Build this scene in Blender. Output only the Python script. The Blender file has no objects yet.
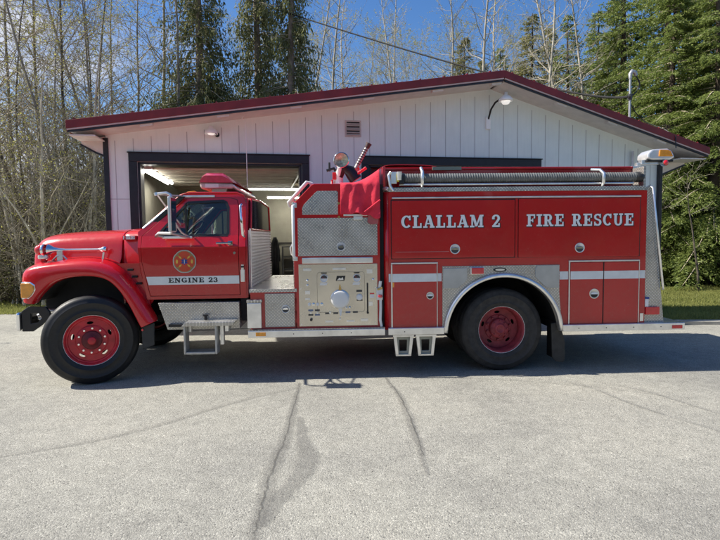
import bpy, bmesh, math, random
from mathutils import Vector, Matrix, noise
from mathutils.geometry import tessellate_polygon
R = math.radians
S = bpy.context.scene
COL = S.collection
random.seed(7)

# ------------------------------------------------------------------ camera
PITCH, ROLL = R(3.63), R(0.66)
fwd = Vector((0, math.cos(PITCH), -math.sin(PITCH)))
up0 = Vector((0, math.sin(PITCH), math.cos(PITCH)))
r0 = Vector((1, 0, 0))
rt = r0*math.cos(ROLL) - up0*math.sin(ROLL)
up = up0*math.cos(ROLL) + r0*math.sin(ROLL)
cd = bpy.data.cameras.new('camera'); cam = bpy.data.objects.new('camera', cd); COL.objects.link(cam)
cd.sensor_width = 36; cd.lens = 26.0; cd.clip_end = 3000; cd.clip_start = 0.05
m = Matrix((rt, up, -fwd)).transposed().to_4x4(); m.translation = Vector((0, 0, 1.72))
cam.matrix_world = m
S.camera = cam

# ------------------------------------------------------------------ light
SUN_EL = R(46); SUN_AZ = 179.4          # direction TO the sun, degrees counter-clockwise from +X
w = bpy.data.worlds.new('World'); S.world = w; w.use_nodes = True
nt = w.node_tree; nt.nodes.clear()
wo = nt.nodes.new('ShaderNodeOutputWorld'); bg = nt.nodes.new('ShaderNodeBackground')
sky = nt.nodes.new('ShaderNodeTexSky'); sky.sky_type = 'NISHITA'; sky.sun_disc = False
sky.sun_elevation = SUN_EL; sky.sun_rotation = R(90 - SUN_AZ); sky.air_density = 1.0; sky.dust_density = 0.6; sky.ozone_density = 2.0
bg.inputs['Strength'].default_value = 0.102
# thin white cloud in the western (left) part of the sky
tc = nt.nodes.new('ShaderNodeTexCoord'); sp = nt.nodes.new('ShaderNodeSeparateXYZ')
nz = nt.nodes.new('ShaderNodeTexNoise'); nz.inputs['Scale'].default_value = 3.2; nz.inputs['Detail'].default_value = 6; nz.inputs['Roughness'].default_value = .55
mp = nt.nodes.new('ShaderNodeMapping'); mp.inputs['Scale'].default_value = (1, 1, 2.4)
mr = nt.nodes.new('ShaderNodeMapRange'); mr.inputs[1].default_value = -0.10; mr.inputs[2].default_value = -0.48; mr.inputs[3].default_value = -0.10; mr.inputs[4].default_value = 0.19
ad = nt.nodes.new('ShaderNodeMath'); ad.operation = 'ADD'
rp = nt.nodes.new('ShaderNodeMapRange'); rp.inputs[1].default_value = .56; rp.inputs[2].default_value = .78; rp.interpolation_type = 'SMOOTHSTEP'
mx = nt.nodes.new('ShaderNodeMixRGB'); mx.inputs[2].default_value = (4.6, 4.8, 5.5, 1)
hs = nt.nodes.new('ShaderNodeHueSaturation'); hs.inputs['Saturation'].default_value = 1.30; hs.inputs['Hue'].default_value = .508
L = nt.links.new
L(tc.outputs['Generated'], mp.inputs[0]); L(mp.outputs[0], nz.inputs['Vector']); L(tc.outputs['Generated'], sp.inputs[0])
L(sp.outputs[0], mr.inputs[0]); L(nz.outputs[0], ad.inputs[0]); L(mr.outputs[0], ad.inputs[1]); L(ad.outputs[0], rp.inputs[0])
L(sky.outputs[0], hs.inputs['Color']); L(hs.outputs[0], mx.inputs[1]); L(rp.outputs[0], mx.inputs[0]); L(mx.outputs[0], bg.inputs[0]); L(bg.outputs[0], wo.inputs[0])

sd = bpy.data.lights.new('sun', 'SUN'); sd.energy = 5.0; sd.angle = R(0.53); sd.color = (1, .945, .85)
so = bpy.data.objects.new('sun', sd); COL.objects.link(so)
to_sun = Vector((math.cos(R(SUN_AZ))*math.cos(SUN_EL), math.sin(R(SUN_AZ))*math.cos(SUN_EL), math.sin(SUN_EL)))
so.rotation_euler = to_sun.to_track_quat('Z', 'Y').to_euler(); so.location = (-20, 0, 20)
S.view_settings.view_transform = 'Standard'; S.view_settings.look = 'None'; S.view_settings.gamma = 1
S.view_settings.exposure = 0.62
S.view_settings.use_curve_mapping = False
S.render.engine = 'CYCLES'
S.cycles.max_bounces = 6; S.cycles.transparent_max_bounces = 12

# ------------------------------------------------------------------ materials
def newmat(name):
    m = bpy.data.materials.new(name); m.use_nodes = True
    return m, m.node_tree, m.node_tree.nodes['Principled BSDF']
def node(nt, t, **k):
    n = nt.nodes.new(t)
    for a, b in k.items(): setattr(n, a, b)
    return n
def mathn(nt, op, a, b=None, c=None):
    n = nt.nodes.new('ShaderNodeMath'); n.operation = op
    for i, x in enumerate((a, b, c)):
        if x is None: continue
        if isinstance(x, (int, float)): n.inputs[i].default_value = x
        else: nt.links.new(x, n.inputs[i])
    return n.outputs[0]
def coords(nt, scale=(1, 1, 1), rot=(0, 0, 0)):
    t = nt.nodes.new('ShaderNodeTexCoord'); mpp = nt.nodes.new('ShaderNodeMapping')
    mpp.inputs['Scale'].default_value = scale; mpp.inputs['Rotation'].default_value = rot
    nt.links.new(t.outputs['Object'], mpp.inputs[0]); return mpp.outputs[0]
def noisen(nt, vec, scale, detail=4, rough=.55):
    n = nt.nodes.new('ShaderNodeTexNoise'); n.inputs['Scale'].default_value = scale; n.inputs['Detail'].default_value = detail
    n.inputs['Roughness'].default_value = rough
    if vec is not None: nt.links.new(vec, n.inputs['Vector'])
    return n.outputs[0]
def ramp(nt, fac, stops):
    r = nt.nodes.new('ShaderNodeValToRGB'); e = r.color_ramp.elements
    e[0].position, e[0].color = stops[0][0], (*stops[0][1], 1); e[1].position, e[1].color = stops[-1][0], (*stops[-1][1], 1)
    for p, c in stops[1:-1]:
        x = e.new(p); x.color = (*c, 1)
    nt.links.new(fac, r.inputs[0]); return r.outputs[0]
def bump(nt, h, strength=.3, dist=.01):
    b = nt.nodes.new('ShaderNodeBump'); b.inputs['Strength'].default_value = strength; b.inputs['Distance'].default_value = dist
    nt.links.new(h, b.inputs['Height']); return b.outputs[0]
def mat(name, col, rough=.5, metal=0., var=.12, scale=6., bmp=0., bdist=.004, bscale=None, coat=0., spec=.5, rvar=.0):
    m, nt, p = newmat(name)
    v = coords(nt); n = noisen(nt, v, scale)
    lo = tuple(c*(1-var) for c in col); hi = tuple(min(1, c*(1+var)) for c in col)
    nt.links.new(ramp(nt, n, [(.3, lo), (.7, hi)]), p.inputs['Base Color'])
    p.inputs['Roughness'].default_value = rough; p.inputs['Metallic'].default_value = metal
    p.inputs['Coat Weight'].default_value = coat; p.inputs['Coat Roughness'].default_value = .08
    p.inputs['Specular IOR Level'].default_value = spec
    if rvar:
        r = mathn(nt, 'MULTIPLY_ADD', noisen(nt, v, scale*2.3), rvar*2, rough-rvar); nt.links.new(r, p.inputs['Roughness'])
    if bmp: nt.links.new(bump(nt, noisen(nt, v, bscale or scale*8), bmp, bdist), p.inputs['Normal'])
    return m
def red_paint(name, col, dust=.25, rough=.22):
    m, nt, p = newmat(name); v = coords(nt)
    n = noisen(nt, v, 1.3, 5); f = noisen(nt, v, 26, 3, .7)
    base = ramp(nt, n, [(.3, tuple(c*.9 for c in col)), (.7, tuple(c*1.08 for c in col))])
    # road dust: fine pale specks, denser low down
    sepn = node(nt, 'ShaderNodeSeparateXYZ'); nt.links.new(v, sepn.inputs[0])
    low = node(nt, 'ShaderNodeMapRange'); nt.links.new(sepn.outputs[2], low.inputs[0])
    low.inputs[1].default_value = 1.9; low.inputs[2].default_value = .5; low.inputs[3].default_value = .02; low.inputs[4].default_value = dust
    d = mathn(nt, 'MULTIPLY', ramp(nt, f, [(.45, (0, 0, 0)), (.75, (1, 1, 1))]), low.outputs[0])
    chips = noisen(nt, v, 70, 1, .4); d2 = mathn(nt, 'MAXIMUM', d, mathn(nt, 'MULTIPLY', mathn(nt, 'GREATER_THAN', chips, .77), .45))
    mixn = node(nt, 'ShaderNodeMixRGB'); nt.links.new(d2, mixn.inputs[0]); nt.links.new(base, mixn.inputs[1]); mixn.inputs[2].default_value = (.34, .18, .14, 1)
    nt.links.new(mixn.outputs[0], p.inputs['Base Color'])
    nt.links.new(mathn(nt, 'MULTIPLY_ADD', f, .16, rough-.06), p.inputs['Roughness'])
    p.inputs['Coat Weight'].default_value = .55; p.inputs['Coat Roughness'].default_value = .04
    nt.links.new(bump(nt, noisen(nt, v, 2.2, 2), .16, .03), p.inputs['Normal'])
    return m
def diamond_mat(name, plane='uz', cell=.027, col=(.97, .94, .86), rough=.17):
    m, nt, p = newmat(name); t = node(nt, 'ShaderNodeTexCoord'); sx = node(nt, 'ShaderNodeSeparateXYZ')
    nt.links.new(t.outputs['Object'], sx.inputs[0])
    a, b = {'uz': (0, 2), 'uv': (0, 1), 'vz': (1, 2)}[plane]
    a, b = sx.outputs[a], sx.outputs[b]; k = .7071/cell
    x = mathn(nt, 'MULTIPLY', mathn(nt, 'ADD', a, b), k); y = mathn(nt, 'MULTIPLY', mathn(nt, 'SUBTRACT', a, b), k)
    x = mathn(nt, 'ADD', x, 400); y = mathn(nt, 'ADD', y, 400)
    par = mathn(nt, 'MODULO', mathn(nt, 'ADD', mathn(nt, 'FLOOR', x), mathn(nt, 'FLOOR', y)), 2)
    par = mathn(nt, 'GREATER_THAN', par, .5)
    fx = mathn(nt, 'ABSOLUTE', mathn(nt, 'SUBTRACT', mathn(nt, 'FRACT', x), .5)); fy = mathn(nt, 'ABSOLUTE', mathn(nt, 'SUBTRACT', mathn(nt, 'FRACT', y), .5))
    d = mathn(nt, 'SUBTRACT', fx, fy); fl = mathn(nt, 'MULTIPLY', d, par)
    ux = mathn(nt, 'SUBTRACT', fx, fl); uy = mathn(nt, 'ADD', fy, fl)
    e = mathn(nt, 'ADD', mathn(nt, 'MULTIPLY', mathn(nt, 'MULTIPLY', ux, ux), 1/.22), mathn(nt, 'MULTIPLY', mathn(nt, 'MULTIPLY', uy, uy), 1/.022))
    h = node(nt, 'ShaderNodeMapRange'); h.interpolation_type = 'SMOOTHSTEP'; nt.links.new(e, h.inputs[0]); h.inputs[1].default_value = 1.2; h.inputs[2].default_value = .35
    n = noisen(nt, t.outputs['Object'], 5, 5)
    c = ramp(nt, n, [(.3, tuple(q*.80 for q in col)), (.7, tuple(q*1.08 for q in col))])
    mixn = node(nt, 'ShaderNodeMixRGB'); mixn.blend_type = 'MIX'; nt.links.new(h.outputs[0], mixn.inputs[0]); 
    dk = node(nt, 'ShaderNodeMixRGB'); dk.blend_type = 'MULTIPLY'; dk.inputs[0].default_value = 1; nt.links.new(c, dk.inputs[1]); dk.inputs[2].default_value = (.47, .47, .47, 1)
    nt.links.new(dk.outputs[0], mixn.inputs[1]); nt.links.new(c, mixn.inputs[2]); nt.links.new(mixn.outputs[0], p.inputs['Base Color'])
    p.inputs['Metallic'].default_value = .65; nt.links.new(mathn(nt, 'MULTIPLY_ADD', n, .25, rough), p.inputs['Roughness'])
    nt.links.new(bump(nt, h.outputs[0], .9, .004), p.inputs['Normal'])
    return m
def glass_mat(name, tint=(.9, .95, .93), refl=.9, dark=0.):
    m, nt, p = newmat(name); nt.nodes.remove(p); out = nt.nodes['Material Output']
    g = node(nt, 'ShaderNodeBsdfGlossy'); g.inputs['Roughness'].default_value = .02
    t = node(nt, 'ShaderNodeBsdfTransparent'); t.inputs[0].default_value = (*tint, 1)
    fr = node(nt, 'ShaderNodeFresnel'); fr.inputs[0].default_value = 1.5
    f = mathn(nt, 'MULTIPLY_ADD', fr.outputs[0], refl, .015)
    s = node(nt, 'ShaderNodeMixShader'); nt.links.new(f, s.inputs[0]); nt.links.new(t.outputs[0], s.inputs[1]); nt.links.new(g.outputs[0], s.inputs[2])
    nt.links.new(s.outputs[0], out.inputs[0]); return m
def lens_mat(name, col, em=0.):
    m, nt, p = newmat(name); v = coords(nt)
    wv = node(nt, 'ShaderNodeTexWave'); wv.inputs['Scale'].default_value = 45; wv.bands_direction = 'DIAGONAL'; nt.links.new(v, wv.inputs[0])
    nt.links.new(ramp(nt, noisen(nt, v, 20), [(.3, tuple(c*.75 for c in col)), (.7, col)]), p.inputs['Base Color'])
    p.inputs['Roughness'].default_value = .12; p.inputs['Coat Weight'].default_value = 1; p.inputs['Subsurface Weight'].default_value = 0
    nt.links.new(bump(nt, wv.outputs[1], .3, .004), p.inputs['Normal']); return m
def emis(name, col, st):
    m, nt, p = newmat(name); p.inputs['Emission Color'].default_value = (*col, 1); p.inputs['Emission Strength'].default_value = st; return m

RED = red_paint('red_paint', (.46, .005, .008), .12); RED2 = red_paint('red_paint_fender', (.55, .005, .012), .08)
RIMF = mat('rim_red', (.50, .018, .028), .35, var=.3, scale=9, bmp=.1)
RIMR = mat('rim_red_faded', (.27, .035, .045), .6, var=.35, scale=11, bmp=.15)
DP = diamond_mat('diamond_plate'); DPH = diamond_mat('diamond_plate_deck', 'uv'); DPV = diamond_mat('diamond_plate_front', 'vz')
ALU = mat('aluminium_trim', (.80, .80, .78), .3, .85, .12, 9, .1)
CHR = mat('chrome', (.82, .83, .84), .10, 1., .06, 12)
STEEL = mat('brushed_steel_panel', (.66, .62, .53), .24, .85, .12, 2.0, .0, rvar=.12)
WHITE = mat('white_enamel', (.74, .75, .74), .3, 0, .05, 20, coat=.3)
SILV = mat('reflective_silver_letter', (.76, .79, .80), .42, .0, .05, 30)
STRIPE = mat('reflective_white_stripe', (.68, .71, .70), .4, 0, .06, 14)
BLK = mat('black_paint', (.010, .010, .011), .4, 0, .3, 15)
BLKM = mat('black_underbody', (.008, .008, .008), .8, 0, .4, 8)
OUTL = mat('letter_outline_dark', (.03, .008, .008), .5)
RUB = mat('tyre_rubber', (.009, .009, .0095), .50, 0, .35, 30, .25, .002, 90, rvar=.12)
RUBR = mat('tyre_rubber_dusty', (.028, .027, .026), .72, 0, .4, 14, .25, .002, 90, rvar=.12)
MUD = mat('mudflap_rubber', (.03, .03, .028), .7, 0, .3, 12)
AMB = lens_mat('amber_lens', (.95, .36, .015)); REDL = lens_mat('red_lens', (.72, .012, .02)); CLEAR = lens_mat('clear_ribbed_lens', (.62, .52, .50))
PINK = lens_mat('pink_red_dome', (.62, .035, .07))
GLASS = glass_mat('cab_glass', (.84,.90,.86), .7); GLD = glass_mat('rear_glass_dark', (.16, .19, .18))
MIRR = mat('mirror_glass', (.9, .92, .93), .02, 1., .0)
CANV = mat('red_canvas', (.66, .025, .055), .85, 0, .14, 7, .5, .01, 40)
HOSE = mat('grey_suction_hose', (.12, .125, .12), .5, 0, .25, 18, .2)
HOSEB = mat('black_hose_rubber', (.02, .02, .02), .5)
GOLD = mat('gold_leaf', (.65, .42, .06), .4); BLUE = mat('emblem_blue', (.02, .05, .25), .4); OCHR = mat('emblem_red', (.55, .06, .02), .4); SILE = mat('emblem_silver', (.42, .42, .38), .4)
VINYL = mat('dark_vinyl', (.016, .016, .018), .6, 0, .2, 15, .3); GREYP = mat('grey_plastic', (.05, .05, .05), .5)
WHT2 = mat('gauge_face', (.72, .72, .70), .35, 0, .03)
BRASS = mat('brass', (.55, .38, .14), .3, 1.)

# ------------------------------------------------------------------ mesh builder
class MB:
    def __init__(s): s.v = []; s.f = []; s.sm = []
    def add(s, vs, fs, smooth=False):
        o = len(s.v); s.v += [tuple(x) for x in vs]; s.f += [tuple(i+o for i in f) for f in fs]; s.sm += [smooth]*len(fs); return s
    def box(s, a, b):
        x0, y0, z0 = a; x1, y1, z1 = b
        return s.add([(x0,y0,z0),(x1,y0,z0),(x1,y1,z0),(x0,y1,z0),(x0,y0,z1),(x1,y0,z1),(x1,y1,z1),(x0,y1,z1)],
                     [(0,3,2,1),(4,5,6,7),(0,1,5,4),(1,2,6,5),(2,3,7,6),(3,0,4,7)])
    def tube(s, pts, r, n=8, cap=True, smooth=True):
        pts = [Vector(p) for p in pts]; rs = r if isinstance(r, (list, tuple)) else [r]*len(pts)
        vs = []; fs = []; a = None
        for i, p in enumerate(pts):
            t = (pts[min(i+1, len(pts)-1)] - pts[max(i-1, 0)]).normalized()
            if a is None: a = t.orthogonal().normalized()
            else:
                a = (a - t*a.dot(t)); a = a.normalized() if a.length > 1e-6 else t.orthogonal().normalized()
            b = t.cross(a)
            for k in range(n):
                q = 2*math.pi*k/n; vs.append(p + (a*math.cos(q) + b*math.sin(q))*rs[i])
        for i in range(len(pts)-1):
            for k in range(n): fs.append((i*n+k, i*n+(k+1) % n, (i+1)*n+(k+1) % n, (i+1)*n+k))
        s.add(vs, fs, smooth)
        if cap:
            s.add([vs[k] for k in range(n)], [tuple(range(n))[::-1]]); s.add([vs[-n+k] for k in range(n)], [tuple(range(n))])
        return s
    def lathe(s, prof, c, n=48, axis='v', smooth=True, mtx=None):
        # prof: (radius, offset along axis)
        vs = []; fs = []
        for r, o in prof:
            for k in range(n):
                q = 2*math.pi*k/n
                if axis == 'v': p = Vector((r*math.cos(q), o, r*math.sin(q)))
                elif axis == 'z': p = Vector((r*math.cos(q), r*math.sin(q), o))
                else: p = Vector((o, r*math.cos(q), r*math.sin(q)))
                if mtx: p = mtx @ p
                vs.append(p + Vector(c))
        for i in range(len(prof)-1):
            for k in range(n): fs.append((i*n+k, i*n+(k+1) % n, (i+1)*n+(k+1) % n, (i+1)*n+k))
        return s.add(vs, fs, smooth)
    def prism(s, poly, v0, v1, axis='v'):
        # polygon in (a, b) extruded along an axis
        n = len(poly)
        def P(a, b, o): return {'v': (a, o, b), 'z': (a, b, o), 'u': (o, a, b)}[axis]
        vs = [P(a, b, v0) for a, b in poly] + [P(a, b, v1) for a, b in poly]
        fs = [tuple(range(n)), tuple(range(n, 2*n))[::-1]] + [(i, i+n, (i+1) % n+n, (i+1) % n) for i in range(n)]
        return s.add(vs, fs)
    def plate(s, outer, holes=(), v=0., th=.01, cuts=(), ucuts=(), vf=None):
        loops = [outer] + list(holes); flat = [p for l in loops for p in l]
        tris = tessellate_polygon([[Vector((p[0], p[1], 0)) for p in l] for l in loops])
        bm = bmesh.new(); V = [bm.verts.new((p[0], v, p[1])) for p in flat]
        for t in tris:
            try: bm.faces.new([V[i] for i in t])
            except ValueError: pass
        bmesh.ops.dissolve_degenerate(bm, dist=1e-6, edges=bm.edges)
        for z in cuts: bmesh.ops.bisect_plane(bm, geom=bm.verts[:]+bm.edges[:]+bm.faces[:], plane_co=(0, 0, z), plane_no=(0, 0, 1))
        for u in ucuts: bmesh.ops.bisect_plane(bm, geom=bm.verts[:]+bm.edges[:]+bm.faces[:], plane_co=(u, 0, 0), plane_no=(1, 0, 0))
        if vf:
            for q in bm.verts: q.co.y = v + vf(q.co.x, q.co.z)
        r = bmesh.ops.extrude_face_region(bm, geom=bm.faces[:])
        for q in [g for g in r['geom'] if isinstance(g, bmesh.types.BMVert)]: q.co.y += th
        bmesh.ops.recalc_face_normals(bm, faces=bm.faces[:])
        bm.verts.index_update()
        s.add([q.co.copy() for q in bm.verts], [tuple(q.index for q in f.verts) for f in bm.faces]); bm.free(); return s
    def loft(s, rows, smooth=True, close=False):
        n = len(rows[0]); vs = [p for r in rows for p in r]; fs = []
        for i in range(len(rows)-1):
            for k in range(n-1 + (1 if close else 0)): fs.append((i*n+k, i*n+(k+1) % n, (i+1)*n+(k+1) % n, (i+1)*n+k))
        return s.add(vs, fs, smooth)
    def build(s, name, mat, parent=None, bevel=0., seg=2, sub=0, solid=0., recalc=True, weld=False):
        me = bpy.data.meshes.new(name); me.from_pydata(s.v, [], s.f)
        for p, q in zip(me.polygons, s.sm): p.use_smooth = q
        if recalc or weld:
            bm = bmesh.new(); bm.from_mesh(me)
            if weld: bmesh.ops.remove_doubles(bm, verts=bm.verts[:], dist=1e-5)
            bmesh.ops.recalc_face_normals(bm, faces=bm.faces[:]); bm.to_mesh(me); bm.free()
        me.materials.append(mat); o = bpy.data.objects.new(name, me); COL.objects.link(o)
        if parent is not None: o.parent = parent
        if solid: q = o.modifiers.new('Solid', 'SOLIDIFY'); q.thickness = solid; q.offset = 1
        if sub: q = o.modifiers.new('Sub', 'SUBSURF'); q.levels = sub; q.render_levels = sub
        if bevel: q = o.modifiers.new('Bevel', 'BEVEL'); q.width = bevel; q.segments = seg; q.limit_method = 'ANGLE'; q.angle_limit = R(35)
        return o
def empty(name, loc, rz=0):
    o = bpy.data.objects.new(name, None); COL.objects.link(o); o.location = loc; o.rotation_euler = (0, 0, rz); o.empty_display_size = .2; return o
def tag(o, label=None, cat=None, group=None, kind=None):
    if label: o['label'] = label
    if cat: o['category'] = cat
    if group: o['group'] = group
    if kind: o['kind'] = kind
    return o
def bxo(name, a, b, mat, parent, bevel=.004): return MB().box(a, b).build(name, mat, parent, bevel=bevel)
def circ(cx, cz, r, n=32, a0=0, a1=360, rz=None): return [(cx + r*math.cos(R(a0+(a1-a0)*i/n)), cz + (rz or r)*math.sin(R(a0+(a1-a0)*i/n))) for i in range(n + (0 if abs(a1-a0) >= 360 else 1))]

# ------------------------------------------------------------------ slab-serif lettering built from strokes
T_, t_, s_ = .23, .12, .13
def arcpts(cx, cy, rx, ry, a0, a1, n=18, thk=T_, thn=t_):
    out = []
    for i in range(n+1):
        a = R(a0 + (a1-a0)*i/n); out.append((cx+rx*math.cos(a), cy+ry*math.sin(a), thn+(thk-thn)*abs(math.cos(a))**1.3))
    return out
def rect(x0, y0, x1, y1): return ('R', x0, y0, x1, y1)
def line(x0, y0, x1, y1, t): return ('S', [(x0, y0, t), (x1, y1, t)])
GL = {
 'C': (.80, [('S', arcpts(.42, .5, .31, .43, 48, 318)), rect(.62, .62, .74, .98)]),
 'L': (.76, [rect(.12, 0, .35, 1), rect(0, 0, .72, s_), rect(0, 1-s_, .47, 1), rect(.6, 0, .72, .38)]),
 'A': (.92, [('S', [(.40, .98, .12), (.16, .05, .12)]), ('S', [(.44, .98, .24), (.72, .05, .24)]), rect(.25, .28, .62, .39), rect(0, 0, .34, s_), rect(.52, 0, .90, s_), rect(.26, 1-.10, .56, 1)]),
 'M': (1.08, [rect(.12, 0, .24, 1), rect(.78, 0, 1.0, 1), ('S', [(.24, .95, .22), (.52, .08, .18)]), ('S', [(.52, .08, .12), (.82, .95, .12)]), rect(0, 0, .36, s_), rect(.66, 0, 1.08, s_), rect(0, 1-s_, .30, 1), rect(.78, 1-s_, 1.08, 1)]),
 '2': (.68, [('S', arcpts(.32, .71, .22, .23, 195, -35, 14, .2, .12) + [(.36, .38, .18), (.12, .10, .14)]), rect(.03, 0, .63, .15), rect(.52, 0, .63, .32), rect(.04, .62, .22, .76)]),
 '3': (.68, [('S', arcpts(.30, .73, .20, .21, 165, -85, 12, .2, .11)), ('S', arcpts(.30, .29, .24, .24, 85, -165, 12, .22, .12)), rect(.03, .66, .18, .80), rect(.01, .18, .17, .33)]),
 'F': (.78, [rect(.12, 0, .35, 1), rect(0, 0, .47, s_), rect(0, 1-s_, .74, 1), rect(.62, .66, .74, 1), rect(.35, .44, .56, .56), rect(.50, .34, .58, .66)]),
 'I': (.50, [rect(.13, 0, .36, 1), rect(0, 0, .49, s_), rect(0, 1-s_, .49, 1)]),
 'R': (.92, [rect(.12, 0, .35, 1), rect(0, 0, .46, s_), rect(0, 1-s_, .5, 1), ('S', [(.35, .935, .12)] + arcpts(.47, .71, .18, .225, 90, -90, 10, .22, .12) + [(.35, .485, .12)]), ('S', [(.48, .48, .2), (.68, .08, .2)]), rect(.60, 0, .90, s_)]),
 'E': (.82, [rect(.12, 0, .35, 1), rect(0, 0, .78, s_), rect(0, 1-s_, .76, 1), rect(.64, .66, .76, 1), rect(.66, 0, .78, .36), rect(.35, .44, .56, .56), rect(.50, .34, .58, .66)]),
 'S': (.74, [('S', arcpts(.36, .73, .23, .20, 35, 250, 12, .19, .12) + arcpts(.36, .28, .24, .22, 70, -150, 12, .20, .12)), rect(.53, .66, .64, .98), rect(.06, .02, .17, .34)]),
 'U': (.94, [('S', [(.22, .95, .22), (.22, .40, .22)] + arcpts(.46, .33, .24, .27, 180, 360, 12, .2, .13) + [(.70, .95, .13)]), rect(.04, 1-s_, .42, 1), rect(.54, 1-s_, .88, 1)]),
 'N': (1.0, [rect(.14, 0, .26, 1), rect(.72, 0, .84, 1), ('S', [(.22, .95, .24), (.78, .06, .24)]), rect(0, 0, .40, s_), rect(0, 1-s_, .34, 1), rect(.58, 1-s_, .98, 1)]),
 'G': (.90, [('S', arcpts(.44, .5, .32, .43, 48, 325)), rect(.64, .62, .76, .98), rect(.60, .05, .80, .46), rect(.48, .36, .88, .47)]),
 ' ': (.50, []),
}
def lettering(text, u0, u1, z0, z1, v, name, mat, parent, grow=0., du=0., dz=0., th=.002, lean=0.):
    tot = sum(GL[c][0]+.09 for c in text) - .09; sx = (u1-u0)/tot; sz = (z1-z0); mb = MB(); x = 0; k = 0
    for c in text:
        w_, prims = GL[c]
        for p in prims:
            k += 1; vv = v - .00018*(k % 9)
            def X(a, b): return (u0 + (x+a)*sx + du + lean*b*sz, z0 + b*sz + dz)
            if p[0] == 'R':
                _, a, b, c_, d = p; g = grow/sx; h = grow/sz
                mb.prism([X(a-g, b-h), X(c_+g, b-h), X(c_+g, d+h), X(a-g, d+h)], vv, v+th)
            else:
                pts = p[1]; Lf = []; Rg = []
                for i, (a, b, t) in enumerate(pts):
                    a0, b0, _ = pts[max(0, i-1)]; a1, b1, _ = pts[min(len(pts)-1, i+1)]
                    d = Vector((a1-a0, b1-b0)); d.normalize(); nrm = Vector((-d.y, d.x)); tt = t/2 + grow/((sx+sz)/2)
                    Lf.append(X(a+nrm.x*tt, b+nrm.y*tt)); Rg.append(X(a-nrm.x*tt, b-nrm.y*tt))
                n = len(pts); vs = [(q[0], vv, q[1]) for q in Lf] + [(q[0], vv, q[1]) for q in Rg]
                mb.add(vs, [(i, i+1, n+i+1, n+i) for i in range(n-1)])
        x += w_ + .09
    return mb.build(name, mat, parent, recalc=False)
# ------------------------------------------------------------------ fire engine (local axes: x rearwards, y away from the camera, z up)
W2 = 2.36
ENG = empty('fire_engine', (-3.30, 6.20, 0), R(2.6))
tag(ENG, 'red fire engine with silver pump panel parked side-on before the garage', 'fire engine')
def mirrored(o, parent=None, cy=W2/2):
    me = o.data.copy(); me.transform(Matrix(((1,0,0,0),(0,-1,0,2*cy),(0,0,1,0),(0,0,0,1)))); me.flip_normals()
    n = o.copy(); n.data = me; COL.objects.link(n); n.parent = parent if parent is not None else o.parent
    for ch in list(o.children): mirrored(ch, n, cy)
    return n
def rrect(u0, z0, u1, z1, r, n=5):
    out = []
    for cx, cz, a in ((u1-r, z1-r, 0), (u0+r, z1-r, 90), (u0+r, z0+r, 180), (u1-r, z0+r, 270)):
        out += [(cx+r*math.cos(R(a+90*i/n)), cz+r*math.sin(R(a+90*i/n))) for i in range(n+1)]
    return out

# ---- front fenders and hood (one moulded tilt hood)
lip = [(-.60,.965),(-.565,1.03),(-.50,1.10),(-.43,1.17),(-.36,1.222),(-.24,1.268),(-.08,1.292),(.10,1.292),(.26,1.262),(.37,1.17),(.45,1.06),(.52,.94),(.58,.81),(.65,.65)]
crs = [(-.725,.985),(-.745,1.06),(-.755,1.16),(-.75,1.26),(-.748,1.352),(-.63,1.42),(-.36,1.45),(-.06,1.475),(.18,1.455),(.37,1.375),(.49,1.26),(.60,1.10),(.70,.93),(.82,.72)]
L0, L1, L2, L3, L4, L5 = [], [], [], [], [], []
for i, (a, b) in enumerate(zip(lip, crs)):
    q = lambda t: (a[0]*(1-t)+b[0]*t, a[1]*(1-t)+b[1]*t)
    L0.append((a[0], .10, a[1])); L1.append((a[0], -.03, a[1]))
    x, z = q(.22); L2.append((x, -.038, z)); x, z = q(.80); 
    L3.append((x, -.028, z)); x, z = b
    if i < 4: L4.append((x, .03, z)); L5.append((x-.09, .36, z+.02))
    elif i == 4: L4.append((x, .03, z+.01)); L5.append((x-.01, .34, z+.07))
    elif i < 10: L4.append((x, .02, z)); L5.append((x, .32, z+.055))
    else: L4.append((x, .04, z)); L5.append((x+.0, .16, z-.0))
fen = MB().loft([L0, L1, L2, L3, L4, L5]).build('front_fender', RED2, ENG, sub=2, solid=.006)
mirrored(fen)
# hood shell, sections along u
rows = []
for u, zt, zs, hw in [(-.80,1.34,1.20,.86),(-.83,1.46,1.26,.85),(-.84,1.60,1.30,.84),(-.82,1.70,1.32,.845),(-.76,1.77,1.33,.855),(-.58,1.812,1.34,.87),(-.2,1.828,1.36,.88),(.10,1.840,1.36,.89),(.367,1.852,1.34,.905)]:
    prof = [(0, zt+.012), (.45*hw, zt+.008), (.75*hw, zt-.012), (.90*hw, zt-.05), (.975*hw, zt-.12 if zt > 1.6 else zt-.05), (1.0*hw, (zt+zs)/2+.03), (1.06*hw, zs)]
    fu = lambda q: u + (.10*(q/hw)**2.6 - .01)*max(0, min(1, (-.2-u)/.65))
    row = [(fu(p[0]), 1.18-p[0], p[1]) for p in prof[::-1]] + [(fu(p[0]), 1.18+p[0], p[1]) for p in prof[1:]]
    rows.append(row)
hood = MB().loft(rows).build('hood', RED2, ENG, sub=2, solid=.006)
# cowl between hood and windscreen, with the badge panel on each side
rows = []
for u, zt, hw in [(.34,1.840,.885),(.371,1.846,.892),(.374,1.858,.905),(.50,1.862,.925),(.66,1.868,.955),(.80,1.868,.99)]:
    prof = [(0, zt+.012), (.45*hw, zt+.008), (.75*hw, zt-.012), (.90*hw, zt-.045), (.975*hw, zt-.10), (1.0*hw, 1.60), (1.03*hw, 1.40), (1.03*hw, .90)]
    rows.append([(u, 1.18-a, b) for a, b in prof[::-1]] + [(u, 1.18+a, b) for a, b in prof[1:]])
cowl = MB().loft(rows).build('cowl', RED2, ENG, sub=1, solid=.006)
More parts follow.
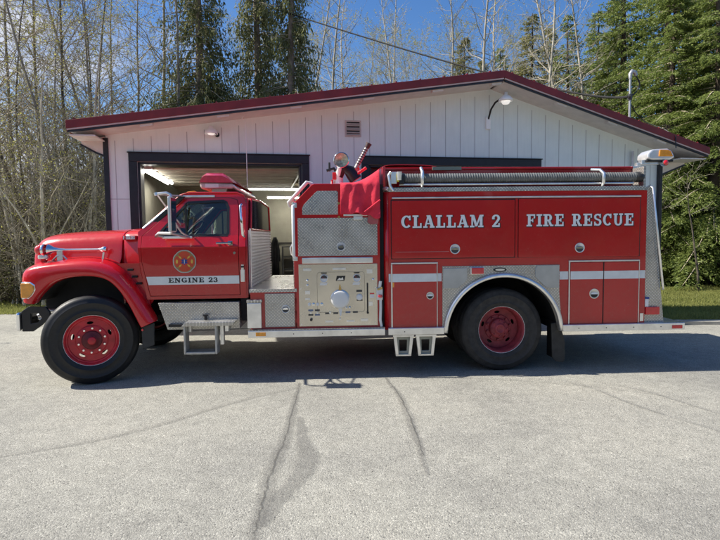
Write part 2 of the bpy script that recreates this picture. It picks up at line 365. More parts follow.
# side panel below the cowl, behind the fender, with a dark gap
sp_ = MB().plate([(.33,1.43),(.60,1.43),(.615,1.30),(.70,1.0),(.72,.90),(.64,.90),(.50,1.18),(.36,1.40)], v=.15, th=.02).build('cowl_side_panel', RED, ENG); mirrored(sp_)
vent = MB()
for i in range(3): vent.box((.46+.05*i, .125, 1.34-.085*i), (.53+.05*i, .149, 1.365-.085*i))
vent = vent.build('dark_slot_bars', BLKM, ENG, bevel=.004); mirrored(vent)  # black bars paint in the dark slot behind the fender
# air horn and red lamp on the fender shoulder
hv = .20
hn = MB().lathe([(.072,-.50),(.069,-.49),(.052,-.465),(.034,-.43),(.022,-.38),(.017,-.32),(.014,-.30),(.013,.10),(.020,.13),(.034,.15),(.038,.17),(.030,.195),(0,.20)], (0,hv,1.605), 24, 'u').build('air_horn', CHR, ENG)
MB().lathe([(0,-.475),(.04,-.482),(.066,-.493)], (0,hv,1.605), 24, 'u').build('horn_mouth', BLK, hn)
MB().box((-.40,hv-.02,1.47),(-.33,hv+.02,1.60)).tube([(-.46,hv,1.48),(-.40,hv-.02,1.53),(-.34,hv,1.54),(-.28,hv,1.48)], .012, 8).tube([(.14,hv,1.47),(.16,hv,1.58)], .014, 8).build('horn_bracket', ALU, hn, bevel=.006)
fl = MB().lathe([(.062,1.50),(.066,1.52),(.060,1.545)], (-.565,hv,0), 20, 'z').build('fender_lamp', ALU, ENG)
MB().lathe([(.03,-.625),(.055,-.62),(.066,-.60),(.066,-.53),(.05,-.52)], (0,.16,1.605), 20, 'u').build('fender_lamp_lens', REDL, fl)
MB().lathe([(.069,-.55),(.073,-.545),(.073,-.53),(.069,-.52)], (0,.16,1.605), 20, 'u').build('lamp_ring', CHR, fl)
MB().box((-.60,hv-.03,1.42),(-.53,hv+.04,1.50)).build('lamp_bracket', RED2, fl, bevel=.02)
# front fascia, grille, bumper
MB().box((-.84,.42,.98),(-.70,1.94,1.34)).build('front_panel', RED2, ENG, bevel=.04)
gr = MB().box((-.865,.55,1.02),(-.845,1.81,1.31))
gr.build('grille', CHR, ENG, bevel=.01)
g2 = MB()
for i in range(6): g2.box((-.872,.59,1.055+.036*i),(-.867,1.77,1.075+.036*i))
g2.build('grille_slats', BLK, ENG)
bz = MB().prism([(-.745,.93),(-.735,1.02),(-.728,1.24),(-.57,1.245),(-.525,1.21),(-.52,1.15),(-.56,1.07),(-.62,1.005),(-.70,.985)], -.012, .06)
# turn-signal lamp wrapped round the fender corner
tl = MB().plate([(-.725,1.03),(-.722,1.235),(-.60,1.235),(-.55,1.20),(-.545,1.14),(-.585,1.075),(-.635,1.03)], v=-.045, th=.09, vf=lambda u, z: .02 if u < -.7 else 0).build('turn_signal_housing', CHR, ENG, bevel=.012)
tl2 = MB().plate([(-.715,1.045),(-.712,1.218),(-.61,1.218),(-.568,1.19),(-.563,1.145),(-.598,1.088),(-.64,1.045)], v=-.055, th=.02).build('turn_signal_lens', AMB, tl, bevel=.008)
hl = MB().box((-.80,.13,1.04),(-.74,.44,1.24)).build('headlight_housing', CHR, ENG, bevel=.02)
hl2 = MB().box((-.806,.15,1.06),(-.801,.42,1.22)).build('headlight_glass', CLEAR, hl, bevel=.002)
mirrored(tl); mirrored(hl)
# bumper: chrome end, black side bracket with a cut-out
MB().box((-.845,.03,.63),(-.79,2.33,.86)).build('bumper', CHR, ENG, bevel=.03)
br = MB().plate([(-.788,.625),(-.788,.87),(-.70,.93),(-.50,.925),(-.45,.86),(-.45,.80),(-.55,.70),(-.66,.625)], [[(-.68,.72),(-.68,.845),(-.59,.845),(-.55,.79),(-.60,.73)]], v=.06, th=.03).build('bumper_bracket', BLK, ENG, bevel=.008)
mirrored(br)
MB().tube([(-.72,.30,.78),(-.58,.30,.84),(-.50,.30,.84)], .03).tube([(-.66,.2,.77),(-.60,.2,.74)],.02).build('tow_hook', ALU, ENG)
# black liner and running gear under the hood
MB().box((-.70,.45,.70),(.62,1.91,1.38)).build('engine_block', BLKM, ENG)
ln = MB().loft([[(a[0]*.96, .09, a[1]+.03) for a in lip], [(a[0]*.96, .46, a[1]+.03) for a in lip]]).build('wheel_liner', BLKM, ENG, solid=.005); mirrored(ln)
MB().box((-.9,.80,.60),(6.9,.90,.86)).build('frame_rail', BLKM, ENG, bevel=.01)
MB().box((-.9,1.46,.60),(6.9,1.56,.86)).build('frame_rail', BLKM, ENG, bevel=.01)
MB().tube([(.02,.30,.50),(.02,.7,.44),(.02,1.66,.44),(.02,2.06,.50)], .055).build('front_axle', BLKM, ENG)
MB().tube([(5.1,.3,.525),(5.1,.95,.525),(5.1,1.0,.525),(5.1,1.36,.525),(5.1,1.42,.525),(5.1,2.06,.525)], [.07,.07,.19,.19,.07,.07], 12).build('rear_axle', BLKM, ENG)
MB().tube([(.8,1.18,.62),(3.0,1.18,.62),(5.0,1.18,.55)], .05).build('drive_shaft', BLKM, ENG)
MB().box((2.0,.35,.62),(3.5,2.0,.9)).build('pump_casing', BLKM, ENG, bevel=.03)

# front mudflap strip behind the wheel
mf = MB().prism([(.655,.40),(.65,.665),(.80,.712),(.795,.44)], .0, .035).build('wheel_splash_guard', MUD, ENG, bevel=.006); mirrored(mf)
MB().tube([(.665,-.012,.63),(.665,.0,.63)],.014).build('reflector', REDL, ENG)

# ---- wheels
def make_wheel(cu, cv, front, steer, far=False):
    mtx = Matrix.Rotation(steer, 3, 'Z') * (1.01 if front else 1.0)
    if far: mtx = mtx @ Matrix.Rotation(math.pi, 3, 'Z')
    c = (cu, cv, .530 if front else .525); rm = RIMF if front else RIMR
    # local axis: -y is the outboard side, y=0 the wheel centre plane
    def LB(prof, n=48): return MB().lathe(prof, c, n, 'v', True, mtx)
    P = lambda x, y, z: tuple(Vector(c) + mtx @ Vector((x, y, z)))
    if front: dz = -.075
    else: dz = .045
    # disc with hand holes
    b = MB(); hh = []; RB = None
    nh = 5
    for k in range(nh):
        a = 2*math.pi*(k+.30)/nh; cx, cz = .205*math.cos(a), .205*math.sin(a); pts = []
        for j in range(12):
            q = 2*math.pi*j/12; lx, lz = .018*math.cos(q), .036*math.sin(q)
            pts.append((cx + lx*math.cos(a) - lz*math.sin(a), cz + lx*math.sin(a) + lz*math.cos(a)))
        hh.append(pts)
    b2 = MB().plate(circ(0, 0, .262, 40), hh, v=dz, th=.012)
    b.add([P(*q) for q in b2.v], b2.f)
    root = b.build('wheel', rm, ENG, bevel=.0)
    LB([(0,dz+.05),(.20,dz+.05),(.21,dz+.06),(.21,dz+.16)], 32).build('brake_drum', BLKM, root)
    LB([(.176, dz+.002),(.172, dz-.012),(.160, dz-.014),(.0, dz-.014)], 40).build('wheel_flange', rm, root)
    LB([(.250, dz-.004),(.262, dz-.012),(.270,-.085),(.272,-.09),(.283,-.108),(.297,-.118)] if front else [(.258, dz-.004),(.272, dz-.03),(.272,-.09),(.283,-.108),(.297,-.118)]).build('rim', rm, root, solid=.004)
    LB([(.296,-.119),(.304,-.124),(.309,-.120),(.307,-.110)]).build('rim_edge', WHITE, root)
    if front:
        LB([(.112,-.088),(.110,-.108),(.098,-.116),(.066,-.118),(.062,-.135),(.0,-.136)], 28).build('hub', mat('hub_dark_red', (.13,.012,.015), .55, var=.3), root)
        LB([(.046,-.135),(.044,-.152),(.034,-.158),(.0,-.159)], 20).build('hub_cap', rm, root)
        nr, nn, nm, y0, y1 = .143, 10, CHR, -.088, -.122
    else:
        LB([(.125,.033),(.122,-.02),(.118,-.030),(.080,-.036),(.070,-.038),(.062,-.062),(.045,-.066),(.042,-.060),(0,-.060)], 28).build('hub', rm, root)
        nr, nn, nm, y0, y1 = .150, 10, RIMR, .033, .0
        for k in range(8):
            a = 2*math.pi*k/8; MB().tube([P(.098*math.cos(a), -.032, .098*math.sin(a)), P(.098*math.cos(a), -.052, .098*math.sin(a))], .009, 6, smooth=False).build('hub_bolt', RIMR, root)
    for k in range(nn):
        a = 2*math.pi*(k+.4)/nn; MB().tube([P(nr*math.cos(a), y0, nr*math.sin(a)), P(nr*math.cos(a), y1, nr*math.sin(a))], [.017, .012], 6, smooth=False).build('lug_nut', nm, root)
    def tyre(off):
        prof = [(.290,-.105),(.300,-.123),(.318,-.130),(.345,-.139),(.350,-.143),(.354,-.139),(.395,-.147),(.44,-.146),(.444,-.149),(.448,-.145),(.482,-.135),(.500,-.126),(.512,-.112),(.520,-.100)]
        tr = [(.523,-.085),(.512,-.083),(.512,-.073),(.525,-.071),(.525,-.040),(.513,-.038),(.513,-.028),(.5255,-.026),(.5255,.026),(.513,.028),(.513,.038),(.525,.040),(.525,.071),(.512,.073),(.512,.083),(.523,.085)]
        full = prof + tr + [(r, -o) for r, o in prof[::-1]]
        return MB().lathe([(r, o+off) for r, o in full], c, 96, 'v', True, mtx)
    tm = RUB if front else RUBR
    t = tyre(0).build('tyre', tm, root)
    if not front:
        tyre(.335).build('inner_tyre', tm, root)
    return root
ST = R(23)
make_wheel(.055, .02, True, ST); make_wheel(.045, 2.225, True, ST, True)
make_wheel(5.10, .225, False, 0); make_wheel(5.10, 2.135, False, 0, True)

# ---- cab
def cabv(u, z):
    if z <= 1.62: return .075 + .022*((1.62-z)/.62)**1.0*(1 if z < 1.4 else 1) - .012*math.sin(math.pi*max(0, min(1, (z-1.0)/.62)))
    if z <= 1.76: return .075 + .055*(z-1.62)/.14
    return .13 + .115*(z-1.76)/.50
cz_ = [1.1,1.2,1.3,1.4,1.5,1.56,1.62,1.66,1.70,1.76,1.9,2.05,2.2]
door_out = [(.742,1.03),(.662,1.45),(.655,1.76),(.70,1.80),(1.135,2.205),(1.19,2.225),(1.70,2.225),(1.79,2.20),(1.815,2.12),(1.825,1.03)]
win = [(.835,1.765),(1.165,2.135),(1.20,2.165),(1.62,2.185),(1.66,2.165),(1.685,2.10),(1.69,1.79),(1.675,1.765)]
def grow(poly, d):
    cx = sum(p[0] for p in poly)/len(poly); cz = sum(p[1] for p in poly)/len(poly); n = len(poly); out = []
    area = sum(poly[i][0]*poly[(i+1) % n][1]-poly[(i+1) % n][0]*poly[i][1] for i in range(n)); s = 1 if area > 0 else -1
    for i in range(n):
        p, a, b = Vector(poly[i]), Vector(poly[i-1]), Vector(poly[(i+1) % n])
        n1 = Vector(((p-a).y, -(p-a).x)).normalized()*s; n2 = Vector(((b-p).y, -(b-p).x)).normalized()*s
        m_ = (n1+n2).normalized(); k = min(2.0, 1/max(.3, m_.dot(n1))); out.append(tuple(p + m_*d*k))
    return out
cab_out = [(.70,.985),(.63,1.45),(.60,1.81),(.66,1.862),(1.09,2.245),(1.15,2.275),(1.40,2.295),(1.80,2.285),(1.88,2.25),(1.905,2.15),(1.905,.985)]
cside = MB().plate(cab_out, [grow(door_out, .006)], v=0, th=.025, cuts=cz_, vf=cabv).build('cab_body', RED, ENG, bevel=.006)
cs2 = mirrored(cside); 
cab_in = MB().plate(grow(door_out, .03), [grow(win, .02)], v=.03, th=.01, cuts=cz_, vf=cabv).build('door_opening', BLK, cside)
mirrored(cab_in, cs2)
door = MB().plate(door_out, [win], v=-.004, th=.022, cuts=cz_, vf=cabv).build('cab_door', RED, ENG, bevel=.004)
wf = MB().plate(grow(win, .018), [grow(win, -.012)], v=-.007, th=.022, cuts=cz_[-4:], vf=cabv).build('window_seal', BLK, door)
MB().plate(grow(win, .006), v=.010, th=.004, cuts=cz_[-4:], vf=cabv).build('window_glass', GLASS, door)
MB().prism([(1.195,1.77),(1.195,2.165),(1.175,2.145),(1.175,1.77)], .135, .16).build('vent_window_bar', BLK, door)
cr = MB().plate([(.672,1.612),(.665,1.63),(1.82,1.63),(1.823,1.612)], v=-.012, th=.012, vf=lambda u, z: .075).build('crease_line', RED, door, bevel=.005)
# handle, lock
hd = MB().box((1.56,.035,1.655),(1.74,.055,1.678)).box((1.56,.05,1.655),(1.59,.085,1.678)).box((1.70,.045,1.64),(1.76,.085,1.69)).build('door_handle', CHR, door, bevel=.005)
MB().tube([(1.775,.085,1.545),(1.775,.055,1.545)], .016, 16).build('door_lock', CHR, door)
# far door before the writing goes on
mirrored(door)
# white stripe and lettering on the near door
def cabv1(z): return cabv(1.2, z)
MB().plate([(.728,1.165),(.706,1.266),(1.823,1.268),(1.823,1.167)], v=-.0065, th=.002, cuts=[1.2,1.235], vf=cabv).build('door_stripe', STRIPE, door)
t1 = lettering('ENGINE 23', .97, 1.565, 1.190, 1.250, 0, 'door_lettering', BLK, door, th=.001)
t1.data.transform(Matrix.Translation((0, cabv1(1.20)-.0095, 0)))
# round fire-service badge
def star(r1, r2, n, c, v, ph=0): return [(c[0]+(r1 if i % 2 == 0 else r2)*math.cos(R(ph+180*i/n)), c[1]+(r1 if i % 2 == 0 else r2)*math.sin(R(ph+180*i/n))) for i in range(2*n)]
bc = (1.172, 1.447); bv = cabv1(1.447)
def lobed(r, k, a, n=64, ph=0): return [(bc[0]+r*(1+k*math.cos(a*(2*math.pi*i/n)+ph))*math.cos(2*math.pi*i/n), bc[1]+r*(1+k*math.cos(a*(2*math.pi*i/n)+ph))*math.sin(2*math.pi*i/n)) for i in range(n)]
em = MB().plate(lobed(.140, .014, 8, ph=math.pi), v=bv-.010, th=.004).build('door_emblem', SILE, door)
MB().plate(lobed(.129, .014, 8, ph=math.pi), v=bv-.0108, th=.001).build('emblem_field', mat('emblem_olive', (.30,.19,.06), .45), em)
cross = []
for k in range(4):
    a = 90*k
    for da, r in ((-38,.116),(-12,.126),(12,.126),(38,.116),(45,.060)): cross.append((bc[0]+r*math.cos(R(a+da)), bc[1]+r*math.sin(R(a+da))))
MB().plate(cross, v=bv-.0116, th=.001).build('emblem_cross', OCHR, em)
gm = MB()
for k in range(4):
    a = R(45+90*k); cx, cz = bc[0]+.072*math.cos(a), bc[1]+.072*math.sin(a)
    gm.prism([(cx+.012*math.cos(a+q)*(2.2 if i % 2 == 0 else 1), cz+.012*math.sin(a+q)*(2.2 if i % 2 == 0 else 1)) for i, q in enumerate([0, math.pi/2, math.pi, 3*math.pi/2])], bv-.0135, bv-.012)
for k in range(4):
    a = R(90*k); cx, cz = bc[0]+.09*math.cos(a), bc[1]+.09*math.sin(a)
    if k % 2 == 0: gm.prism(circ(cx, cz, .013, 10, rz=.026), bv-.0135, bv-.012)
gm.build('emblem_gold_marks', GOLD, em)
MB().plate(circ(bc[0], bc[1], .046, 24), v=bv-.0124, th=.001).build('emblem_centre', OCHR, em)
bl = MB()
for k in range(3):
    a = R(90+60*k); dx, dz = math.cos(a), math.sin(a); px_, pz_ = -dz*.010, dx*.010
    bl.prism([(bc[0]-dx*.038+px_, bc[1]-dz*.038+pz_), (bc[0]+dx*.038+px_, bc[1]+dz*.038+pz_), (bc[0]+dx*.038-px_, bc[1]+dz*.038-pz_), (bc[0]-dx*.038-px_, bc[1]-dz*.038-pz_)], bv-.0142-.0003*k, bv-.013)
bl.build('emblem_star', BLUE, em)
MB().box((bc[0]-.003, bv-.0158, bc[1]-.026), (bc[0]+.003, bv-.0152, bc[1]+.026)).build('emblem_staff', WHITE, em)
# badge on the cowl
lettering('F SERIES', .388, .530, 1.726, 1.762, .222, 'cowl_badge', SILV, ENG, grow=.001, th=.006)
MB().box((.380,.2235,1.717),(.540,.30,1.770)).build('badge_plate', RED2, ENG, bevel=.004)
# roof, back, windscreen, pillars
def cvtop(z): return cabv(1.5, z)
rows = []
for u, z in [(1.10,2.25),(1.16,2.285),(1.40,2.305),(1.78,2.295),(1.87,2.265),(1.905,2.20)]:
    rows.append([(u, v, z + .035*(1-((v-1.18)/.94)**2)) for v in [.25,.30,.45,.75,1.18,1.61,1.91,2.06,2.11]])
MB().loft(rows).build('cab_roof', RED, ENG, solid=-.02, sub=1)
drip = MB().box((1.13,.225,2.236),(1.52,.243,2.262)).build('roof_drip_rail', ALU, ENG, bevel=.004)
gut = MB().tube([(.67,.215,1.885),(1.10,.232,2.262),(1.20,.232,2.29),(1.80,.232,2.287),(1.87,.23,2.25)], .011, 6).build('roof_gutter', RED, ENG); mirrored(gut)
# windscreen
MB().add([(.70,.18,1.865),(1.115,.26,2.235),(1.115,2.10,2.235),(.70,2.18,1.865),(.66,1.18,1.87),(1.08,1.18,2.25)], [(0,4,5,1),(4,3,2,5)]).build('windscreen', GLASS, ENG, solid=.004, recalc=False)
pil = MB().tube([(.66,.17,1.85),(1.12,.255,2.25)], .022, 6).build('windscreen_pillar_trim', ALU, ENG); mirrored(pil)
pl_ = MB().prism([(.68,1.85),(1.10,2.24),(1.17,2.24),(.76,1.85)], .17, .20).build('windscreen_pillar', BLK, ENG); mirrored(pl_)
# back of cab: frame, dark window, ribbed cover
MB().add([(1.905,.10,.99),(1.905,2.26,.99),(1.905,2.26,1.62),(1.905,2.11,2.22),(1.905,.25,2.22),(1.905,.10,1.62)], [tuple(range(6))]).build('cab_back_wall', RED, ENG, solid=.02, recalc=False)
bw = MB().prism([(.24,1.83),(.33,2.21),(1.6,2.25),(2.03,2.21),(2.12,1.83)], 1.93, 1.95, axis='u').build('rear_window', mat('dark_rear_glass', (.006,.008,.008), .06, 0, .1), ENG)  # opaque black pane; the dark cab inside is put into its colour
MB().prism([(.27,1.85),(.35,2.195),(2.01,2.195),(2.09,1.85)], 1.922, 1.928, axis='u').build('rear_window_dark_backing', BLKM, bw)  # black sheet added behind the pane to keep the window dark
fr = MB()
fr.tube([(1.95,.24,1.83),(1.95,.33,2.21),(1.95,1.18,2.24),(1.95,2.03,2.21),(1.95,2.12,1.83),(1.95,.24,1.83)], .016, 6); fr.build('rear_window_frame', RED, bw)
rb = MB().box((1.93,.16,1.02),(1.94,2.16,1.82))
for i in range(19): rb.box((1.94,.165,1.03+.042*i),(1.962,2.155,1.054+.042*i))
rb.build('ribbed_back_cover', mat('ribbed_white_aluminium', (.80,.80,.79), .45, .25, .06, 9), ENG, bevel=.004)
MB().tube([(1.96,.15,1.0),(1.96,.15,1.84)],.012,6).build('cover_edge', ALU, ENG)
# interior
MB().box((.75,.16,1.0),(1.9,2.2,1.12)).build('cab_floor', BLKM, ENG)
MB().box((.72,.18,1.40),(.98,2.18,1.80)).build('dashboard', GREYP, ENG, bevel=.05)
for v0 in (.32, 1.25):
    s_t = MB().box((1.25,v0,1.30),(1.72,v0+.6,1.46)).build('seat', VINYL, ENG, bevel=.05)
    MB().add([(1.62,v0,1.44),(1.76,v0,1.44),(1.85,v0,1.98),(1.74,v0,2.0),(1.62,v0+.6,1.44),(1.76,v0+.6,1.44),(1.85,v0+.6,1.98),(1.74,v0+.6,2.0)], [(0,1,2,3),(7,6,5,4),(0,4,5,1),(1,5,6,2),(2,6,7,3),(3,7,4,0)]).build('seat_back', VINYL, s_t, bevel=.04)
sw = MB(); cst = Vector((1.10,.72,1.80)); ax = Vector((-.75,0,.66)).normalized(); e1 = Vector((0,1,0)); e2 = ax.cross(e1)
sw.tube([cst + e1*.21*math.cos(R(a)) + e2*.21*math.sin(R(a)) for a in range(0, 361, 15)], .014, 6, cap=False)
for a in (90, 210, 330): sw.tube([cst, cst + e1*.21*math.cos(R(a)) + e2*.21*math.sin(R(a))], .011, 5)
sw.tube([cst, cst - ax*-.0 + Vector((-.22,0,-.22))], .02, 6); sw.build('steering_wheel', GREYP, ENG)
MB().box((1.14,.24,2.20),(1.88,2.12,2.235)).build('headliner', GREYP, ENG)
# roof marker lamps
for k in range(5):
    v = .40 + .39*k
    lm = MB().prism([(1.10,2.262),(1.15,2.315),(1.24,2.325),(1.29,2.30),(1.29,2.285)], v-.05, v+.05).build('roof_marker_lamp', AMB, ENG, bevel=.012)
# light bar
lb = MB().prism([(1.23,2.40),(1.20,2.42),(1.20,2.49),(1.62,2.47),(1.64,2.42),(1.60,2.40)], .42, 1.94).build('light_bar', CLEAR, ENG, bevel=.025)
rows = []
for v in (.40,.46,1.18,1.90,1.96):
    k = .7 if v in (.40, 1.96) else 1
    rows.append([(1.19+.03*(1-k), v, 2.48), (1.225+.03*(1-k), v, 2.48+.085*k), (1.28, v, 2.48+.125*k), (1.49, v, 2.48+.12*k), (1.56, v, 2.48+.07*k), (1.64-.04*(1-k), v, 2.475)])
dm = MB().loft(rows); dm.add(rows[0], [tuple(range(6))]).add(rows[-1], [tuple(range(6))[::-1]]); dm.build('light_bar_dome', PINK, lb, bevel=.015)
MB().box((1.27,.416,2.415),(1.44,.42,2.465)).build('light_bar_reflector', WHITE, lb, bevel=.002)
for v in (.55, 1.75): MB().box((1.32,v,2.30),(1.50,v+.08,2.405)).build('light_bar_bracket', ALU, lb, bevel=.006)
MB().tube([(1.62,.44,2.44),(1.66,.44,2.40),(1.66,1.92,2.40),(1.62,1.92,2.44)], .018, 6).build('light_bar_rail', ALU, lb)
lb.location = (.09, 0, -.045)
# near mirror
def make_mirror():
    v = -.28
    h = MB().box((1.135,-.40,1.80),(1.172,-.20,2.20)).build('side_mirror', ALU, ENG, bevel=.012)
    MB().box((1.173,-.388,1.815),(1.176,-.212,2.185)).build('mirror_face', MIRR, h)
    a = MB()
    a.tube([(1.0,-.30,2.235),(1.10,-.30,2.245),(1.14,-.30,2.225),(1.152,-.30,2.18)], .017, 8)
    a.tube([(.975,-.30,2.25),(.985,-.30,2.215)], .02, 8)
    a.tube([(1.152,-.30,1.82),(1.13,-.30,1.785),(.99,-.28,1.79),(.94,-.22,1.76),(.93,.08,1.745)], .016, 8)
    a.tube([(.985,-.30,2.24),(1.06,-.12,2.06),(1.12,.14,1.90)], .010, 8)
    a.tube([(1.152,-.30,1.95),(1.20,-.12,1.80),(1.25,.07,1.735)], .012, 8)
    a.tube([(1.0,-.3,2.235),(1.05,.0,2.24),(1.12,.22,2.25)], .011, 8)
    a.tube([(1.13,-.30,1.785),(1.24,-.05,1.74),(1.26,.08,1.735)], .012, 8)
    a.build('mirror_arm', ALU, h)
    MB().box((.925,.03,1.725),(1.28,.085,1.752)).build('mirror_mount', ALU, h, bevel=.008)
    return h
mm_ = make_mirror(); mf_ = mirrored(mm_); mf_.location.x -= .22
# grab handle behind the door, latch plate
MB().tube([(1.868,.10,2.13),(1.862,.055,2.11),(1.872,.045,1.95),(1.885,.03,1.77),(1.89,.09,1.74)], .017, 8).build('grab_handle', CHR, ENG)
MB().box((1.845,.05,1.19),(1.895,.07,1.34)).tube([(1.87,.055,1.34),(1.87,.055,1.40)], .018, 8).build('door_hold_latch', ALU, ENG, bevel=.006)
MB().tube([(1.87,.05,1.365),(1.87,.05,1.385)],.022,8).build('latch_cap', BLK, ENG)

# ---- fuel tank box under cab and the folding step
tk = MB().plate([(.84,.945),(1.82,.945),(1.82,.615),(.945,.615)], v=.05, th=.5).build('fuel_tank_cover', DP, ENG, bevel=.006); 
mirrored(tk)
st_ = MB().prism([(1.17,.685),(1.22,.735),(1.80,.735),(1.78,.70),(1.74,.685)], -.16, .10).build('cab_step', DPH, ENG, bevel=.006)
MB().box((.98,-.02,.66),(1.19,.10,.69)).build('step_arm', BLK, st_)
MB().box((1.19,-.14,.345),(1.212,.02,.685)).box((1.558,-.14,.345),(1.58,.02,.685)).box((1.213,-.14,.345),(1.557,.06,.372)).build('hanging_step', mat('dull_galvanised', (.42,.42,.40), .45, .5, .25, 12), st_, bevel=.004)
MB().box((1.60,-.04,.44),(1.64,.03,.684)).box((1.66,-.04,.60),(1.70,.03,.684)).box((1.22,-.03,.6),(1.25,.05,.684)).build('step_strut', ALU, st_)
MB().tube([(1.42,-.0,.74),(1.42,-.0,.79)], .018).tube([(1.39,.0,.795),(1.45,.0,.795)], .014).build('drain_tap', BLK, ENG)
MB().box((1.83,.12,.70),(1.92,.5,1.0)).build('frame_bracket', BLKM, ENG)

# ---- walkway between cab and pump panel
wb = MB().box((1.965,.0,.60),(2.53,2.36,1.065)).build('walkway_box', RED, ENG, bevel=.006)
MB().box((1.955,-.01,1.068),(2.53,2.37,1.10)).build('walkway_deck', DPH, wb, bevel=.006)
MB().box((1.955,-.02,1.063),(2.53,-.012,1.102)).build('walkway_edge', DP, wb)
wd = MB().plate([(2.14,.635),(2.14,1.045),(2.50,1.045),(2.50,.635)], v=-.012, th=.010).build('walkway_door', DP, wb, bevel=.004)
def latch(u, z, v, r=.042, mats=(CHR, GREYP, ALU), parent=ENG, name='door_latch'):
    o = MB().lathe([(r, v), (r, v-.006), (r*.92, v-.010), (r*.82, v-.006), (r*.80, v-.002), (0, v-.002)], (u, 0, z), 28).build(name, mats[2], parent)
    MB().plate(circ(u, z, r*.78, 24, 190, 350) + [], v=v-.0034, th=.001).build('latch_cup', mats[1], o)
    MB().plate([(u-r*.74, z-.006), (u+r*.74, z-.006), (u+r*.60, z+.012), (u+.008, z+.020), (u-r*.60, z+.012)], v=v-.012, th=.006).build('latch_paddle', mats[0], o, bevel=.002)
    return o
latch(2.39, .853, -.012, .05, parent=wd)
MB().box((1.93,-.05,.63),(2.10,.0,.94)).build('step_locker', ALU, wb, bevel=.008)
MB().box((1.925,-.055,.942),(2.11,.02,.975)).build('step_locker_lid', DPH, wb, bevel=.005)

# ---- pump module
pm = MB().plate([(2.50,.60),(2.50,2.125),(2.725,2.352),(2.76,2.368),(3.550,2.368),(3.550,.60)], v=0., th=2.36).build('pump_module', RED, ENG, bevel=.008)
MB().box((2.490,.06,1.12),(2.498,2.30,2.08)).build('module_front_plate', DPV, pm)
tri = MB().plate([(2.612,1.995),(2.612,2.075),(2.635,2.12),(2.775,2.262),(2.80,2.28),(3.03,2.28),(3.045,2.265),(3.045,1.995)], v=-.008, th=.006).build('upper_tread_plate', DP, pm, bevel=.002)
up_ = MB().plate([(2.555,1.495),(2.555,1.955),(3.52,1.955),(3.52,1.495)], v=-.008, th=.006).build('gauge_cover', DP, pm, bevel=.002)
latch(3.075, 1.605, -.008, .052, parent=up_)
MB().prism([(2.60,1.405),(2.60,1.475),(3.46,1.475),(3.46,1.405)], -.035, -.0).build('panel_light_shield', ALU, pm, bevel=.008)
pp = MB().plate([(2.555,.635),(2.555,1.395),(3.515,1.395),(3.515,.635)], v=-.008, th=.006).build('pump_panel', STEEL, pm, bevel=.002)
MB().plate(grow(rrect(2.775,.80,3.36,1.30,.04), .0), [grow(rrect(2.775,.80,3.36,1.30,.04), -.006)], v=-.011, th=.003).build('panel_groove', mat('panel_groove_steel', (.42,.39,.32), .3, .8), pp)
for u, z, r in ((2.862,1.222,.048),(3.262,1.222,.048)):
    g = MB().lathe([(r,-.008),(r,-.03),(r*.88,-.034),(r*.86,-.026)], (u,0,z), 28).build('gauge', CHR, pp)
    MB().plate(circ(u, z, r*.86, 28), v=-.027, th=.002).build('gauge_face', WHT2, g)
    MB().plate(circ(u, z, r*.84, 24, 0, 180), v=-.0282, th=.001).build('gauge_upper_face', GREYP, g)
    MB().tube([(u,-.03,z),(u-.02,-.03,z+.022)], .002, 4).build('gauge_needle', REDL, g)
    MB().box((u-.035,-.012,z+.058),(u+.035,-.0085,z+.07)).build('gauge_name_plate', BLK, g)
    MB().prism([(u-.055,z-.085),(u-.04,z-.05),(u+.045,z-.05),(u+.03,z-.085)], -.0125,-.0085).build('gauge_scale_plate', WHT2, g)
cap = MB().lathe([(.108,-.008),(.108,-.05),(.100,-.062),(.085,-.066),(.0,-.068)], (3.055,0,.965), 40).build('intake_cap', WHT2, pp)
MB().lathe([(.118,-.009),(.118,-.022),(.108,-.024)], (3.055,0,.965), 40).build('intake_ring', ALU, cap)
MB().plate([(3.035,1.062),(3.046,1.12),(3.055,1.15),(3.064,1.12),(3.078,1.062)], v=-.03, th=.02).build('intake_lug', BRASS, cap)
MB().plate([(3.03,.865),(3.085,.865),(3.072,.80),(3.066,.76),(3.052,.76)], v=-.03, th=.02).build('intake_handle', WHT2, cap)
dg = MB().prism([(3.005,1.19),(3.02,1.25),(3.125,1.25),(3.11,1.19)], -.014, -.0085).build('panel_emblem_plate', BLK, pp)
MB().prism([(3.02,1.197),(3.05,1.228),(3.07,1.217),(3.09,1.235),(3.10,1.20)], -.017, -.0145).build('emblem_plate_mark', ALU, dg)
gz = MB().lathe([(.038,-.008),(.038,-.03),(.030,-.034),(0,-.033)], (3.292,0,.985), 20).build('drain_valve', WHT2, pp)
MB().box((3.255,-.013,1.05),(3.325,-.0085,1.075)).build('valve_name_plate', GREYP, gz)
MB().box((3.258,-.012,.94),(3.33,-.0085,.955)).build('valve_name_plate', GREYP, gz)
MB().plate(rrect(3.383,.80,3.401,1.16,.008), v=-.013, th=.004).build('primer_slot', BLK, pp)
MB().tube([(3.392,-.012,.795),(3.392,-.04,.795)], .014, 10).build('slot_knob', BLK, pp)
for i, (u, z) in enumerate([(2.695,.83),(2.775,.83),(2.695,.775),(2.775,.775),(2.90,.79),(3.00,.79),(3.15,.80),(3.24,.80)]):
    pl = MB().box((u-.03,-.012,z-.008),(u+.03,-.0085,z+.012)).build('control_name_plate', GREYP if i % 3 else mat('blue_label', (.12,.16,.26), .4), pp)
for k in range(4):
    u = 2.68+.05*k
    MB().lathe([(.020,-.008),(.020,-.020),(.017,-.022),(0,-.021)], (u,0,.905), 14).build('small_gauge', CHR if k % 2 else WHT2, pp)
